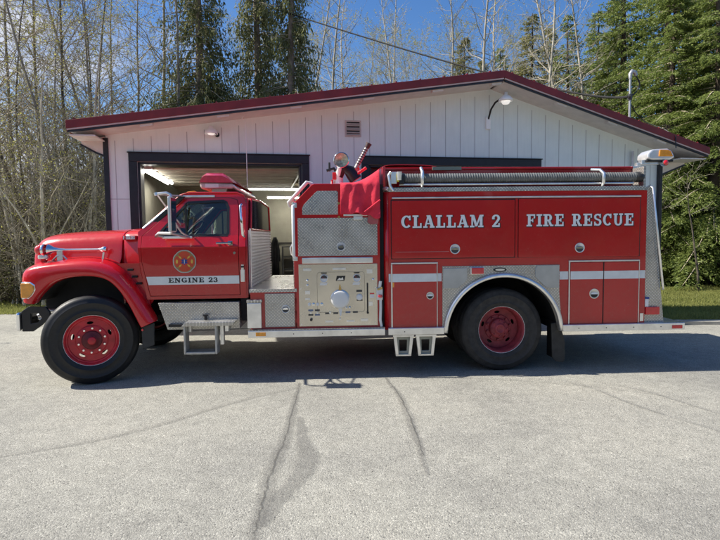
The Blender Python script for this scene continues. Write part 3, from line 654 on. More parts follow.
for u, z, w_, h_ in ((2.66,1.33,.10,.03),(3.05,1.335,.16,.025),(3.42,1.30,.07,.05),(2.66,1.05,.06,.04),(2.66,.97,.06,.025),(3.43,.90,.05,.05),(2.92,.69,.10,.02),(3.18,.69,.10,.02),(3.35,.70,.09,.03)):
    MB().box((u-w_/2,-.0115,z-h_/2),(u+w_/2,-.0085,z+h_/2)).build('data_plate', ALU, pp, bevel=.002)
for u, z in ((2.66,1.20),(2.66,1.14),(3.46,1.20),(3.13,.86),(3.17,.86)):
    MB().lathe([(.016,-.008),(.016,-.024),(.010,-.034),(0,-.036)], (u,0,z), 12).build('panel_switch', CHR, pp)
for u, z in ((2.695,.80),(2.775,.80),(2.93,.80),(2.84,.90),(3.05,.72)): MB().tube([(u,-.008,z),(u,-.03,z)], .012, 10).build('pull_knob', ALU, pp)
MB().tube([(2.70,-.008,.72),(2.70,-.05,.72)], .016, 10).build('pull_knob', BLK, pp)
MB().box((3.42,-.012,1.02),(3.475,-.0085,1.035)).build('warning_label', REDL, pp); MB().box((3.42,-.012,.975),(3.475,-.0085,1.015)).build('instruction_plate', WHT2, pp)
for u in (2.58, 3.49):
    for z in (.66, 1.37, 1.10): MB().tube([(u,-.008,z),(u,-.012,z)], .008, 8).build('panel_screw', ALU, pp)
# valve and hose fitting in the gap beside the body
MB().box((3.50,-.05,.95),(3.575,-.008,1.10)).tube([(3.54,-.03,1.10),(3.55,-.03,1.18)], .02).tube([(3.55,-.03,.95),(3.55,-.04,.86),(3.545,-.03,.70),(3.56,-.02,.62)], .018, 8).build('side_outlet', WHT2, ENG, bevel=.008)
MB().tube([(3.53,-.06,1.0),(3.56,-.08,1.0)], .02, 8).build('outlet_knob', REDL, ENG)
MB().tube([(3.51,-.05,1.08),(3.57,-.055,1.10)], .014, 8).build('outlet_lever', BRASS, ENG)
# grab rails at the front corner of the module
MB().tube([(2.535,.0,2.12),(2.505,-.055,2.10),(2.505,-.055,1.50),(2.53,.0,1.46)], .020, 10).build('module_grab_rail', WHITE, ENG)
MB().box((2.49,-.04,2.08),(2.55,.0,2.14)).box((2.49,-.04,1.44),(2.55,.0,1.49)).build('rail_socket', ALU, ENG, bevel=.006)
MB().tube([(2.44,.35,2.12),(2.42,.30,2.16),(2.66,.30,2.42),(2.72,.35,2.40)], .024, 10).tube([(2.50,.30,2.14),(2.55,.30,2.12)], .02).build('upper_grab_rail', WHITE, ENG)
MB().tube([(2.46,.30,2.20),(2.44,1.2,2.22),(2.44,2.0,2.22)], .02, 8).build('crossing_grab_rail', WHITE, ENG)
MB().tube([(2.50,-.015,1.66),(2.46,-.02,1.60),(2.47,-.02,1.52),(2.50,-.015,1.50)], .008).build('cable_hook', ALU, ENG)
# rail base
def railpiece(u0, u1, name, top=True):
    o = MB().prism([(-.06,.515),(-.06,.60),(.02,.605),(.02,.515)], u0, u1, axis='u').build(name, ALU, ENG, bevel=.006)
    if top: MB().box((u0,-.062,.6055),(u1,.01,.612)).build('tread_strip', DPH, o)
    for k in range(int((u1-u0)/.35)): MB().tube([(u0+.2+.35*k,-.063,.555),(u0+.2+.35*k,-.058,.555)], .007, 6).build('rail_bolt', GREYP, o)
    return o
r1_ = railpiece(1.935, 3.60, 'running_board'); 
MB().box((2.03,-.068,.535),(2.15,-.061,.580)).build('side_marker_lamp', AMB, ENG, bevel=.003)
railpiece(3.64, 4.33, 'rub_rail', False); railpiece(5.82, 7.38, 'rub_rail', False)
# folding brackets under the body
for u in (3.83, 4.11):
    o = MB().plate([(u-.125,.50),(u+.125,.50),(u+.095,.25),(u-.095,.25)], [[(u-.05,.44),(u+.05,.44),(u+.045,.30),(u-.045,.30)]], v=.02, th=.03).build('under_body_step', mat('galvanised_grey', (.30,.31,.27), .45, .5), ENG, bevel=.006)
    MB().plate([(u-.125,.50),(u-.085,.50),(u-.06,.25),(u-.095,.25)], v=-.02, th=.038).plate([(u+.125,.50),(u+.085,.50),(u+.06,.25),(u+.095,.25)], v=-.02, th=.038).build('step_side', ALU, o, bevel=.004)
    MB().box((u-.13,-.03,.485),(u+.13,.06,.508)).build('step_top_plate', ALU, o, bevel=.003)
    MB().box((u-.095,-.02,.245),(u+.095,.10,.262)).build('step_tread', ALU, o)

MB().box((3.551,.045,.58),(3.599,2.31,2.36)).build('module_gap', BLKM, ENG)  # black filler box; the shade of the gap is put into its colour
# ---- rear body
AC = (5.08, .50); ar = .745
arch = [(AC[0]+ar*math.cos(R(a)), AC[1]+ar*math.sin(R(a))) for a in range(176, 3, -6)]
def body_side():
    out = [(3.66,.57),(AC[0]-ar,.57)] + arch + [(AC[0]+ar,.57),(6.89,.57),(6.89,2.26),(3.66,2.26)]
    return MB().plate(out, v=0, th=.03).build('body_side', RED, ENG)
bs = body_side()
corner = MB().loft([[(3.66-.06*math.sin(R(a)), .06-.06*math.cos(R(a)), z) for a in range(0, 91, 15)] for z in (.57, 2.26)]).build('body_corner', RED, ENG, solid=.004)
mirrored(bs); mirrored(corner)
MB().box((3.60,.062,.57),(3.63,2.30,2.58)).build('body_front_wall', RED, ENG)
MB().box((3.66,.03,2.22),(6.89,2.33,2.258)).build('body_top', DPH, ENG)
MB().box((6.86,.03,.57),(6.888,2.33,2.56)).build('body_back_wall', DPV, ENG)
MB().box((3.63,.05,.575),(4.36,2.31,.60)).box((5.80,.05,.575),(6.86,2.31,.60)).build('body_floor', BLKM, ENG)
wl = MB().loft([[(p[0], v, p[1]) for p in [(AC[0]-ar,.50)]+arch+[(AC[0]+ar,.50)]] for v in (.031, .80)]).build('wheel_well', BLKM, ENG); mirrored(wl)
MB().box((3.62,.80,.58),(6.86,.82,2.2)).box((3.62,1.54,.58),(6.86,1.56,2.2)).build('inner_wall', BLKM, ENG)
# upper doors
def panel_door(name, u0, z0, u1, z1, v=-.016, th=.014, p=ENG): return MB().plate(rrect(u0, z0, u1, z1, .012, 2), v=v, th=th).build(name, RED, p, bevel=.005)
d1 = panel_door('locker_door', 3.695, 1.452, 5.215, 2.155); d2 = panel_door('locker_door', 5.265, 1.445, 6.795, 2.165)
gp = MB().box((3.685,-.002,1.442),(6.81,-.0005,2.172)).build('door_gap', OUTL, ENG)
MB().box((5.224,-.012,1.446),(5.256,-.0025,2.168)).build('door_divider', RED, ENG, bevel=.002)
lettering('CLALLAM 2', 3.812, 5.035, 1.823, 1.975, -.0195, 'locker_lettering', SILV, d1)
lettering('CLALLAM 2', 3.812, 5.035, 1.823, 1.975, -.0172, 'lettering_shadow', OUTL, d1, grow=.006, du=.006, dz=-.005, th=.001)
lettering('FIRE RESCUE', 5.362, 6.715, 1.826, 1.975, -.0195, 'locker_lettering', SILV, d2)
lettering('FIRE RESCUE', 5.362, 6.715, 1.826, 1.975, -.0172, 'lettering_shadow', OUTL, d2, grow=.006, du=.006, dz=-.005, th=.001)
latch(4.473, 1.560, -.016, .062, parent=d1); latch(6.035, 1.556, -.016, .062, parent=d2)
MB().box((3.74,-.0185,1.528),(4.40,-.0165,1.532)).build('scratch_line', mat('scraped_paint', (.45,.25,.25), .6), d1)
# lower doors
ld = panel_door('lower_locker_door', 3.70, .60, 4.245, 1.375)
latch(4.163, .990, -.016, .046, (SILV, BLK, mat('cream_metal', (.78,.73,.60), .4, 0)), ld)
e = MB().box((3.682,-.022,1.383),(4.26,-.0,1.40)).box((3.682,-.02,.60),(3.699,-.0,1.38)).box((4.2465,-.02,.60),(4.256,-.0,1.38)).build('door_edge_trim', ALU, ENG, bevel=.003)
rd = panel_door('lower_locker_door', 5.925, .605, 6.340, 1.372); latch(6.229, .98, -.016, .062, (SILV, BLK, mat('cream_metal', (.78,.73,.60), .4, 0)), rd)
rd2 = panel_door('lower_locker_door', 6.352, .605, 6.795, 1.372)
MB().box((5.90,-.022,1.381),(6.805,-.0,1.398)).box((5.903,-.02,.605),(5.918,-.0,1.38)).box((6.797,-.02,.605),(6.806,-.0,1.38)).build('door_edge_trim', ALU, ENG, bevel=.003)
MB().box((6.341,-.0185,.60),(6.351,-.012,1.376)).build('door_hinge_strip', OUTL, ENG)
# stripes
for u0, u1, v in ((3.655,3.681,-.003),(3.70,4.245,-.0185),(4.257,4.31,-.003),(5.792,5.90,-.003),(5.925,6.34,-.0185),(6.352,6.795,-.0185),(6.807,6.885,-.003)):
    MB().box((u0, v, 1.163),(u1, v+.002, 1.263)).build('body_stripe', STRIPE, ENG)
MB().box((3.70,-.0195,1.10),(3.72,-.0187,1.16)).build('amber_reflector', AMB, ld)
MB().box((6.83,-.0045,.62),(6.875,-.0005,.72)).build('rear_outline_label', ALU, ENG)
# trim above doors
MB().box((3.70,-.03,2.178),(6.80,-.0,2.196)).build('drip_moulding', ALU, ENG, bevel=.004)
MB().box((3.66,-.016,2.262),(6.86,.12,2.312)).build('tread_plate_trim', DP, ENG, bevel=.003)
MB().tube([(3.665,.0,2.29),(3.63,.03,2.30),(3.60,.09,2.30)], .03, 8).build('corner_casting', ALU, ENG)
# wheel arch panel
ai, ao = .775, .735
outp = [(4.318,.57),(AC[0]-.76,.57)] + [(AC[0]+.76*math.cos(R(a)), AC[1]+.76*math.sin(R(a))) for a in range(174, 5, -6)] + [(AC[0]+.76,.57),(5.787,.57),(5.787,1.348),(4.318,1.348)]
# arch reaches beyond the panel sides, so the panel is three-sided above it
outp = [(4.318,.58),(4.345,.58)] + [(AC[0]+.745*math.cos(R(a)), AC[1]+.745*math.sin(R(a))) for a in range(172, 7, -5)] + [(5.815,.58),(5.825,.58),(5.825,.58),(5.787,1.0),(5.787,1.348),(4.318,1.348)]
outp = [p for i, p in enumerate(outp) if i == 0 or p != outp[i-1]]
ap = MB().plate(outp, v=-.010, th=.008).build('wheel_arch_panel', DP, ENG, bevel=.002)
ring = [[(AC[0]+r*math.cos(R(a)), v, AC[1]+r*math.sin(R(a))) for a in [178]+list(range(172, 7, -5))+[2]] for r, v in ((.755,-.012),(.752,-.05),(.735,-.062),(.712,-.058),(.705,-.045),(.705,.03))]
mo = MB().loft(ring).build('arch_moulding', ALU, ENG, solid=.003); mirrored(mo)
for poly in ([(4.325,1.072),(4.325,1.325),(4.625,1.325),(4.628,1.19),(4.60,1.15),(4.50,1.072)], [(5.478,1.20),(5.478,1.30),(5.505,1.342),(5.78,1.342),(5.78,1.06),(5.64,1.06),(5.60,1.085)]):
    MB().plate(poly, v=-.020, th=.009).build('polished_scuff_plate', mat('polished_grey', (.44,.46,.47), .35, .7), ap, bevel=.003)
m1 = MB().box((4.655,-.06,1.245),(4.825,-.012,1.335)).build('marker_lamp_base', ALU, ap, bevel=.006); MB().box((4.67,-.075,1.252),(4.818,-.061,1.328)).build('marker_lamp_lens', REDL, m1, bevel=.01)
ov = MB().plate(circ(5.035, 1.297, .082, 28, rz=.026), v=-.018, th=.007).build('oval_maker_plate', BLK, ap, bevel=.002)
MB().plate(circ(5.035, 1.297, .06, 24, rz=.014), v=-.0195, th=.001).build('maker_plate_ring', ALU, ov)
# far side doors (plain) so that the other flank is complete
mirrored(ap); 
for d in (ld, rd, rd2):
    mirrored(d)
for u0, u1 in ((3.695, 5.215), (5.265, 6.795)): MB().plate(rrect(u0, 1.452, u1, 2.155, .012, 2), v=2.362, th=.014).build('locker_door', RED, ENG, bevel=.005)
# mudflap behind the rear wheel
mf2 = MB().prism([(5.72,.60),(5.83,.62),(5.90,.36),(5.905,.13),(5.88,.10),(5.79,.11),(5.74,.16)], .06, .085).build('mudflap', MUD, ENG, bevel=.006)
MB().box((5.845,.07,.10),(5.86,.5,.62)).build('mudflap_sheet', MUD, ENG, bevel=.004)
mirrored(mf2)
# rear: fin of tread plate, handrail, tail board, lamps
fin = MB().plate([(6.893,.60),(6.893,2.30),(6.95,2.335),(6.97,2.30),(7.16,.60)], v=.03, th=.012).build('rear_fin', DP, ENG, bevel=.002); mirrored(fin)
hr = MB().tube([(6.95,.03,2.31),(6.955,-.01,2.29),(7.03,-.01,1.70),(7.115,-.01,1.05),(7.135,.02,1.02)], .014, 8).build('rear_handrail', ALU, ENG); mirrored(hr)
MB().box((6.89,-.055,.582),(7.38,2.415,.602)).build('tail_board', DPH, ENG, bevel=.004)
MB().box((7.355,-.055,.515),(7.38,2.415,.581)).build('tail_board_edge', ALU, ENG, bevel=.004)
MB().box((7.215,-.068,.528),(7.345,-.061,.572)).build('tail_marker_lamp', REDL, ENG, bevel=.003)
tlm = MB().box((6.90,-.015,.70),(7.08,.028,.80)).build('tail_lamp', REDL, ENG, bevel=.008)
MB().box((6.895,-.005,.80),(6.94,.028,.92)).build('tail_lamp_bracket', WHITE, tlm, bevel=.004); MB().box((6.895,-.008,.90),(6.945,.0,.925)).build('blue_reflector', BLUE, tlm)
mirrored(tlm)
# hose bed walls and edge tubes
MB().box((3.62,.30,2.26),(6.86,.33,2.56)).box((3.62,2.03,2.26),(6.86,2.06,2.56)).build('hose_bed_wall', RED, ENG, bevel=.004)
MB().box((3.60,.28,2.56),(6.87,.35,2.592)).box((3.60,2.01,2.56),(6.87,2.08,2.592)).build('hose_bed_rail', RED, ENG, bevel=.008)
hb = MB()
for j in range(17):
    v = .38 + .10*j
    hb.tube([(3.70,v,2.40),(4.6,v,2.415),(5.6,v,2.40),(6.78,v,2.41)], .048, 8)
hb.build('folded_hose_layer', mat('canvas_hose_jacket', (.33,.29,.22), .9, 0, .25, 9, .3), ENG)
MB().box((4.25,.26,2.555),(4.62,.279,2.598)).build('rail_patch', mat('grey_green_metal', (.22,.25,.20), .5), ENG)
# suction hose tray and its clamps
MB().tube([(3.80,.04,2.352),(6.73,.04,2.352)], .016, 10).build('tray_rail', ALU, ENG)
MB().box((3.75,.02,2.313),(6.80,.28,2.325)).build('hose_tray', BLKM, ENG)
for u in (4.075, 6.33):
    MB().tube([(u,.03,2.33),(u,-.005,2.36),(u,-.01,2.47),(u-.02,.05,2.52),(u-.10,.12,2.53)] if u > 5 else [(u,.03,2.33),(u,-.005,2.36),(u,-.01,2.50),(u,.10,2.56)], .020, 8).build('hose_clamp', ALU, ENG)
cl_ = MB().box((3.69,-.03,2.36),(3.76,.02,2.50)).tube([(3.69,-.02,2.50),(3.66,-.02,2.46),(3.68,-.03,2.33),(3.72,-.04,2.27)], .018, 8).tube([(3.79,-.035,2.40),(3.79,-.045,2.50)], .03, 8).build('hose_end_clamp', ALU, ENG, bevel=.01)
MB().box((3.76,-.045,2.38),(3.785,-.03,2.47)).build('yellow_tag', mat('yellow_tag_paint', (.7,.55,.05), .4), cl_)
MB().box((3.79,-.05,2.35),(3.85,.01,2.46)).build('clamp_pad', BLK, cl_, bevel=.01)
# rear warning beacon and its bracket
MB().box((6.86,.30,2.56),(7.05,.38,2.60)).box((6.93,.30,2.60),(6.98,.36,2.64)).box((6.98,.28,2.615),(7.22,.36,2.675)).build('beacon_bracket', ALU, ENG, bevel=.005)
bcn = MB().prism([(7.02,2.685),(7.02,2.76),(7.10,2.825),(7.36,2.835),(7.43,2.80),(7.48,2.70),(7.40,2.665),(7.10,2.665)], .22, .50).build('rear_beacon', mat('beacon_shell', (.70,.70,.70), .28, .5), ENG, bevel=.02)
MB().prism([(7.20,2.715),(7.215,2.815),(7.355,2.812),(7.40,2.79),(7.44,2.715)], .205, .219).build('beacon_lens', AMB, bcn, bevel=.004)
MB().box((7.03,.25,2.64),(7.48,.50,2.672)).build('beacon_base', BLK, bcn, bevel=.008)
rl = MB().lathe([(.036,.20),(.04,.21),(.04,.26),(0,.26)], (7.25,0,2.625), 20).build('red_rear_lamp', CHR, ENG); MB().lathe([(0,.185),(.025,.188),(.034,.20)], (7.25,0,2.625), 20).build('rear_lamp_lens', REDL, rl)

sc_ = Matrix.Translation((7.03,.22,2.665)) @ Matrix.Diagonal((.78,.9,.85,1)) @ Matrix.Translation((-7.03,-.22,-2.665))
for o_ in [bcn] + list(bcn.children): o_.data.transform(sc_)
# ---- deck gun and spotlight on top of the pump module
dgn = MB().lathe([(.09,2.37),(.09,2.40),(.065,2.41),(.06,2.56),(.075,2.57),(.075,2.60),(0,2.60)], (3.06,.85,0), 20, 'z').build('deck_gun', WHITE, ENG)
MB().tube([(3.06,.85,2.56),(3.12,.83,2.66),(3.22,.85,2.62),(3.30,.85,2.50)], [.07,.075,.085,.09], 16).build('gun_elbow', BLK, dgn)
MB().tube([(3.26,.85,2.55),(3.33,.85,2.67)], .03, 10).tube([(3.30,.80,2.62),(3.30,.90,2.62)], .035, 10).tube([(3.32,.80,2.58),(3.44,.80,2.66)], .02, 8).build('gun_joint', REDL, dgn)
MB().tube([(3.28,.85,2.62),(3.46,.85,2.95)], [.032,.026], 14).build('gun_barrel', mat('dull_nozzle_metal', (.33,.31,.30), .45, .5), dgn)
rg = MB()
for k in range(7): rg.tube([(3.33+.017*k,.85,2.715+.031*k),(3.335+.017*k,.85,2.725+.031*k)], .034, 14)
rg.tube([(3.45,.85,2.93),(3.485,.85,2.995)], [.03,.042], 14); rg.build('barrel_rings', mat('dull_red_rubber', (.05,.02,.02), .6), dgn)
sl = MB().lathe([(.098,-.05),(.105,-.045),(.10,0),(.07,.06),(.03,.09),(0,.095)], (3.10,.70,2.745), 32).build('spotlight', CHR, dgn); MB().lathe([(0,-.047),(.05,-.050),(.094,-.046)], (3.10,.70,2.745), 32).build('spotlight_lens', glass_mat('spot_glass', (.8,.85,.7)), sl)
MB().lathe([(0,-.0),(.06,-.02),(.093,-.04)], (3.10,.70,2.745), 32).build('spotlight_reflector', mat('reflector_silver', (.75,.76,.66), .5, .7, .5, 30), sl)
MB().tube([(3.06,.80,2.56),(3.08,.74,2.66)], .03, 8).build('spotlight_stem', WHITE, sl)
MB().tube([(2.94,.85,2.62),(2.94,.85,2.74)], .014, 8).tube([(2.90,.85,2.63),(3.0,.85,2.66),(3.05,.85,2.58)], .02, 8).build('gun_hand_lever', BLK, dgn, )
MB().box((2.98,.78,2.50),(3.03,.84,2.60)).box((2.96,.78,2.44),(2.99,.84,2.50)).build('gun_red_clip', REDL, dgn, bevel=.005)
MB().box((2.85,.5,2.37),(3.05,1.0,2.39)).build('gun_base_plate', WHITE, dgn)

# ---- red canvas cover over the cross-lay hose bed
def cloth():
    # path across the truck top and down the near side; columns along u
    rows = []; nu = 26
    for i in range(nu+1):
        f = i/nu; u = 3.075 + .478*f; row = []
        bot = 1.985 + .02*math.sin(f*5.) - (.02 if f > .8 else 0) + .01*math.sin(19*f)
        ztop = 2.385 + .0*f + .17*max(0, (f-.35)/.65)**1.4
        for j in range(26):
            g = j/25
            if j < 15:      # hanging side
                h = j/14; z = bot + (2.365-bot)*h
                fold = .018*math.sin(f*11+h*2.2) + .010*math.sin(f*23-h*5) + .012*noise.noise((f*5, h*4, 1.3))
                v = -.045 - .02*(1-h) + fold*(1-.4*h)
            elif j < 18:
                h = (j-14)/3; z = 2.365 + (ztop-2.365)*math.sin(h*math.pi/2); v = -.04 + .10*h
            else:
                h = (j-17)/8; z = ztop + .012*noise.noise((f*4, h*9, 3)); v = .06 + h*2.24
            row.append((u, v, z))
        rows.append(row)
    return rows
cv = MB().loft(cloth()).build('hose_bed_cover', CANV, None, solid=.006, sub=1)
cv.location = ENG.location; cv.rotation_euler = ENG.rotation_euler
tag(cv, 'creased bright red canvas cover draped over the hose bed beside the spotlight', 'canvas cover')
# main hose bed cover: canvas on top, sloping down to the module in front
rows = []
for u, z in [(3.36,2.40),(3.50,2.50),(3.60,2.605),(3.68,2.625),(3.9,2.63),(4.15,2.618),(4.32,2.604),(4.36,2.57)]:
    rows.append([(u, v, z + (.02*math.sin((v-.3)/1.76*math.pi)) + .006*noise.noise((u*3, v*3, 0))) for v in [.29,.32,.5,.8,1.18,1.6,1.9,2.06]])
tp = MB().loft(rows).build('hose_bed_canopy', CANV, None, solid=.006, sub=1); tp.location = ENG.location; tp.rotation_euler = ENG.rotation_euler
tag(tp, 'low red canvas hump over the front end of the rear hose bed', 'canvas cover')
MB().prism([(3.36,2.37),(3.60,2.37),(3.60,2.59)], .30, .31).build('canvas_side_flap', WHITE, ENG)
# bracket and straps under the canvas
MB().box((3.11,-.03,1.975),(3.40,-.005,1.998)).box((3.23,-.03,1.93),(3.34,-.008,1.974)).build('cover_bracket', ALU, ENG, bevel=.004)
MB().plate([(3.41,2.02),(3.40,1.90),(3.44,1.87),(3.53,1.88),(3.54,2.02)], v=-.03, th=.012).build('loose_strap', mat('faded_red_strap', (.40,.10,.10), .8), ENG)
MB().tube([(3.36,-.075,2.02),(3.42,-.085,2.06),(3.55,-.08,2.16)], .012, 6).build('cover_cord', CANV, ENG)
for u, z in ((3.055,2.13),(3.055,1.965)): MB().tube([(u,-.012,z),(u,-.0,z)], .014, 10).build('snap_button', BRASS, ENG)

# ---- hard suction hose lying in its tray
hz = MB(); pr = []
n = 190
for i in range(n+1):
    u = 3.86 + 2.92*i/n; pr.append((.061 if i % 2 else .055, u))
o = MB().lathe(pr, (0,.08,2.432), 20, 'u', smooth=False).build('suction_hose', HOSE, None)
e1_ = MB().lathe([(0,3.80),(.062,3.80),(.067,3.82),(.067,3.86),(.05,3.87)], (0,.08,2.432), 20, 'u').lathe([(.05,6.77),(.064,6.78),(.064,6.84),(.055,6.87),(0,6.87)], (0,.08,2.432), 20, 'u').build('hose_coupling', HOSEB, o)
o.location = ENG.location; o.rotation_euler = ENG.rotation_euler
tag(o, 'long ribbed grey suction hose lying in the tray above the lettered locker doors', 'hose')
# ------------------------------------------------------------------ ground
def asphalt():
    m, nt, p = newmat('worn_asphalt'); v = coords(nt)
    vor = node(nt, 'ShaderNodeTexVoronoi'); vor.inputs['Scale'].default_value = 112; nt.links.new(v, vor.inputs['Vector'])
    vor2 = node(nt, 'ShaderNodeTexVoronoi'); vor2.inputs['Scale'].default_value = 38; nt.links.new(v, vor2.inputs['Vector'])
    stone = ramp(nt, vor.outputs['Color'], [(.0, (.12,.117,.106)), (.2, (.262,.255,.225)), (.7, (.342,.332,.29)), (1., (.53,.512,.45))])
    big = noisen(nt, v, .55, 6, .6); mid = noisen(nt, v, 7, 5, .65); fine = noisen(nt, v, 160, 2, .6)
    mul = node(nt, 'ShaderNodeMixRGB', blend_type='MULTIPLY'); mul.inputs[0].default_value = 1
    nt.links.new(stone, mul.inputs[1]); nt.links.new(ramp(nt, big, [(.3, (.76,.76,.77)), (.5, (1.0,1.0,.99)), (.7, (1.13,1.12,1.09))]), mul.inputs[2])
    mul2 = node(nt, 'ShaderNodeMixRGB', blend_type='MULTIPLY'); mul2.inputs[0].default_value = 1
    nt.links.new(mul.outputs[0], mul2.inputs[1]); nt.links.new(ramp(nt, mid, [(.3, (.86,.86,.86)), (.7, (1.1,1.1,1.1))]), mul2.inputs[2])
    # sparse dark pits and a few pale chips
    pit = mathn(nt, 'LESS_THAN', vor2.outputs['Distance'], .17); keep = mathn(nt, 'GREATER_THAN', noisen(nt, v, 12, 2), .50)
    pit = mathn(nt, 'MULTIPLY', mathn(nt, 'MULTIPLY', pit, keep), .85)
    mixn = node(nt, 'ShaderNodeMixRGB'); nt.links.new(pit, mixn.inputs[0]); nt.links.new(mul2.outputs[0], mixn.inputs[1]); mixn.inputs[2].default_value = (.05,.048,.045,1)
    nt.links.new(mixn.outputs[0], p.inputs['Base Color']); p.inputs['Roughness'].default_value = .88; p.inputs['Specular IOR Level'].default_value = .3
    h = mathn(nt, 'ADD', mathn(nt, 'MULTIPLY', vor.outputs['Distance'], -.8), mathn(nt, 'MULTIPLY', fine, .5))
    nt.links.new(bump(nt, h, .6, .008), p.inputs['Normal']); return m
ASPH = asphalt()
def grassmat(name, a, b):
    m, nt, p = newmat(name); v = coords(nt)
    nt.links.new(ramp(nt, noisen(nt, v, 3, 8, .7), [(.3, a), (.7, b)]), p.inputs['Base Color']); p.inputs['Roughness'].default_value = .9
    nt.links.new(bump(nt, noisen(nt, v, 40, 4), .8, .05), p.inputs['Normal']); return m
GSOIL = grassmat('soil_and_grass', (.030,.040,.012), (.095,.10,.035))
def sheet(name, poly, z, mat, kind='structure'):
    o = MB().add([(x, y, z) for x, y in poly], [tuple(range(len(poly)))]).build(name, mat, None, recalc=False)
    tag(o, kind=kind); return o
# terrain: flat lawn/forest floor reaching the horizon
sheet('ground', [(-1500,-1500),(1500,-1500),(1500,1500),(-1500,1500)], -.03, GSOIL)
# asphalt yard with slightly irregular edges
rnd = random.Random(3)
edge = [(-60,-60),(60,-60),(60,9.0)]
x = 30.
pts_ = []
while x > 5.6: pts_.append((x, 9.72-.10*max(0,x-6.6)+.004*(x-7)**2*(x>7)+rnd.uniform(-.02,.02))); x -= 1.1
edge += pts_ + [(5.7, 11.2),(-4.6, 12.5)]
x = -5.0
edge += [(-4.9, 12.6)]
while x > -40: edge.append((x, 12.15+rnd.uniform(-.12,.12))); x -= .6
edge += [(-60, 12.0)]
ob = MB().add([(a, b, 0) for a, b in edge], [tuple(range(len(edge)))]).build('asphalt_yard', ASPH, None, recalc=False); tag(ob, kind='structure')
# concrete strip at the right-hand edge of the yard
CONC = mat('weathered_concrete', (.36,.34,.29), .85, 0, .2, 8, .4, .006, 60)
MBk = MB()
for i in range(len(pts_)-1):
    (x0, y0), (x1, y1) = pts_[i], pts_[i+1]
    MBk.add([(x0,y0-.02,-.03),(x1,y1-.02,-.03),(x1,y1+.22,-.03),(x0,y0+.22,-.03),(x0,y0-.02,.06),(x1,y1-.02,.06),(x1,y1+.22,.06),(x0,y0+.22,.06)], [(4,7,6,5),(0,4,5,1),(1,5,6,2),(2,6,7,3),(3,7,4,0)])
tag(MBk.build('kerb', CONC, None), kind='structure')
# tar lines, tyre marks and cracks: thin ribbons just above the asphalt with frayed, see-through edges
def ribbonmat(name, col, dens, soft=.5, nscale=30):
    m, nt, p = newmat(name); out = nt.nodes['Material Output']; uv = node(nt, 'ShaderNodeUVMap'); s = node(nt, 'ShaderNodeSeparateXYZ'); nt.links.new(uv.outputs[0], s.inputs[0])
    d = mathn(nt, 'SUBTRACT', 1, mathn(nt, 'MULTIPLY', mathn(nt, 'ABSOLUTE', mathn(nt, 'SUBTRACT', s.outputs[1], .5)), 2))
    v = coords(nt); n = noisen(nt, v, nscale, 4, .7); n2 = noisen(nt, v, 2.5, 3)
    e = mathn(nt, 'ADD', mathn(nt, 'MULTIPLY', d, soft), mathn(nt, 'SUBTRACT', n, .5))
    a = node(nt, 'ShaderNodeMapRange'); nt.links.new(e, a.inputs[0]); a.inputs[1].default_value = .02; a.inputs[2].default_value = .3
    al = mathn(nt, 'MULTIPLY', mathn(nt, 'MULTIPLY', a.outputs[0], dens), mathn(nt, 'MINIMUM', 1, mathn(nt, 'MULTIPLY', n2, 1.9)))
    tr = node(nt, 'ShaderNodeBsdfTransparent'); mxs = node(nt, 'ShaderNodeMixShader'); nt.links.new(al, mxs.inputs[0]); nt.links.new(tr.outputs[0], mxs.inputs[1]); nt.links.new(p.outputs[0], mxs.inputs[2])
    p.inputs['Base Color'].default_value = (*col, 1); p.inputs['Roughness'].default_value = .9; nt.links.new(mxs.outputs[0], out.inputs[0]); return m
CRK = ribbonmat('crack_dark', (.03,.03,.028), .4, .6, 60); TAR = ribbonmat('tyre_mark', (.15,.145,.135), .26, .6, 40); SCUFF = ribbonmat('worn_patch', (.17,.165,.155), .26, .8, 22)
GZ = [.003]
def ribbon(name, pts, wd, mt, wob=.0, sub=8):
    GZ[0] += .0016; P = []
    rr = random.Random(len(pts)*7+int(wd*1000))
    for i in range(len(pts)-1):
        for k in range(sub):
            t = k/sub; p0 = pts[max(0,i-1)]; p1 = pts[i]; p2 = pts[i+1]; p3 = pts[min(len(pts)-1,i+2)]
            c = [.5*((2*p1[a]) + (p2[a]-p0[a])*t + (2*p0[a]-5*p1[a]+4*p2[a]-p3[a])*t*t + (3*p1[a]-p0[a]-3*p2[a]+p3[a])*t**3) for a in (0,1)]
            P.append((c[0]+rr.uniform(-wob,wob), c[1]))
    P.append(pts[-1]); vs = []; us = []
    for i, (x, y) in enumerate(P):
        a = Vector(P[max(0,i-1)]); b = Vector(P[min(len(P)-1,i+1)]); d = (b-a).normalized(); nn = Vector((-d.y, d.x))
        ww = wd*(.35 + .65*math.sin(math.pi*min(1, max(.0, i/(len(P)-1)))))
        vs += [(x+nn.x*ww/2, y+nn.y*ww/2, GZ[0]), (x-nn.x*ww/2, y-nn.y*ww/2, GZ[0])]; us += [(i*.1, 0), (i*.1, 1)]
    mb = MB().add(vs, [(2*i, 2*i+1, 2*i+3, 2*i+2) for i in range(len(P)-1)]); o = mb.build(name, mt, None, recalc=False)
    uvl = o.data.uv_layers.new(name='UVMap')
    for lp in o.data.loops: uvl.data[lp.index].uv = us[lp.vertex_index]
    tag(o, kind='structure'); return o
G = lambda L: L

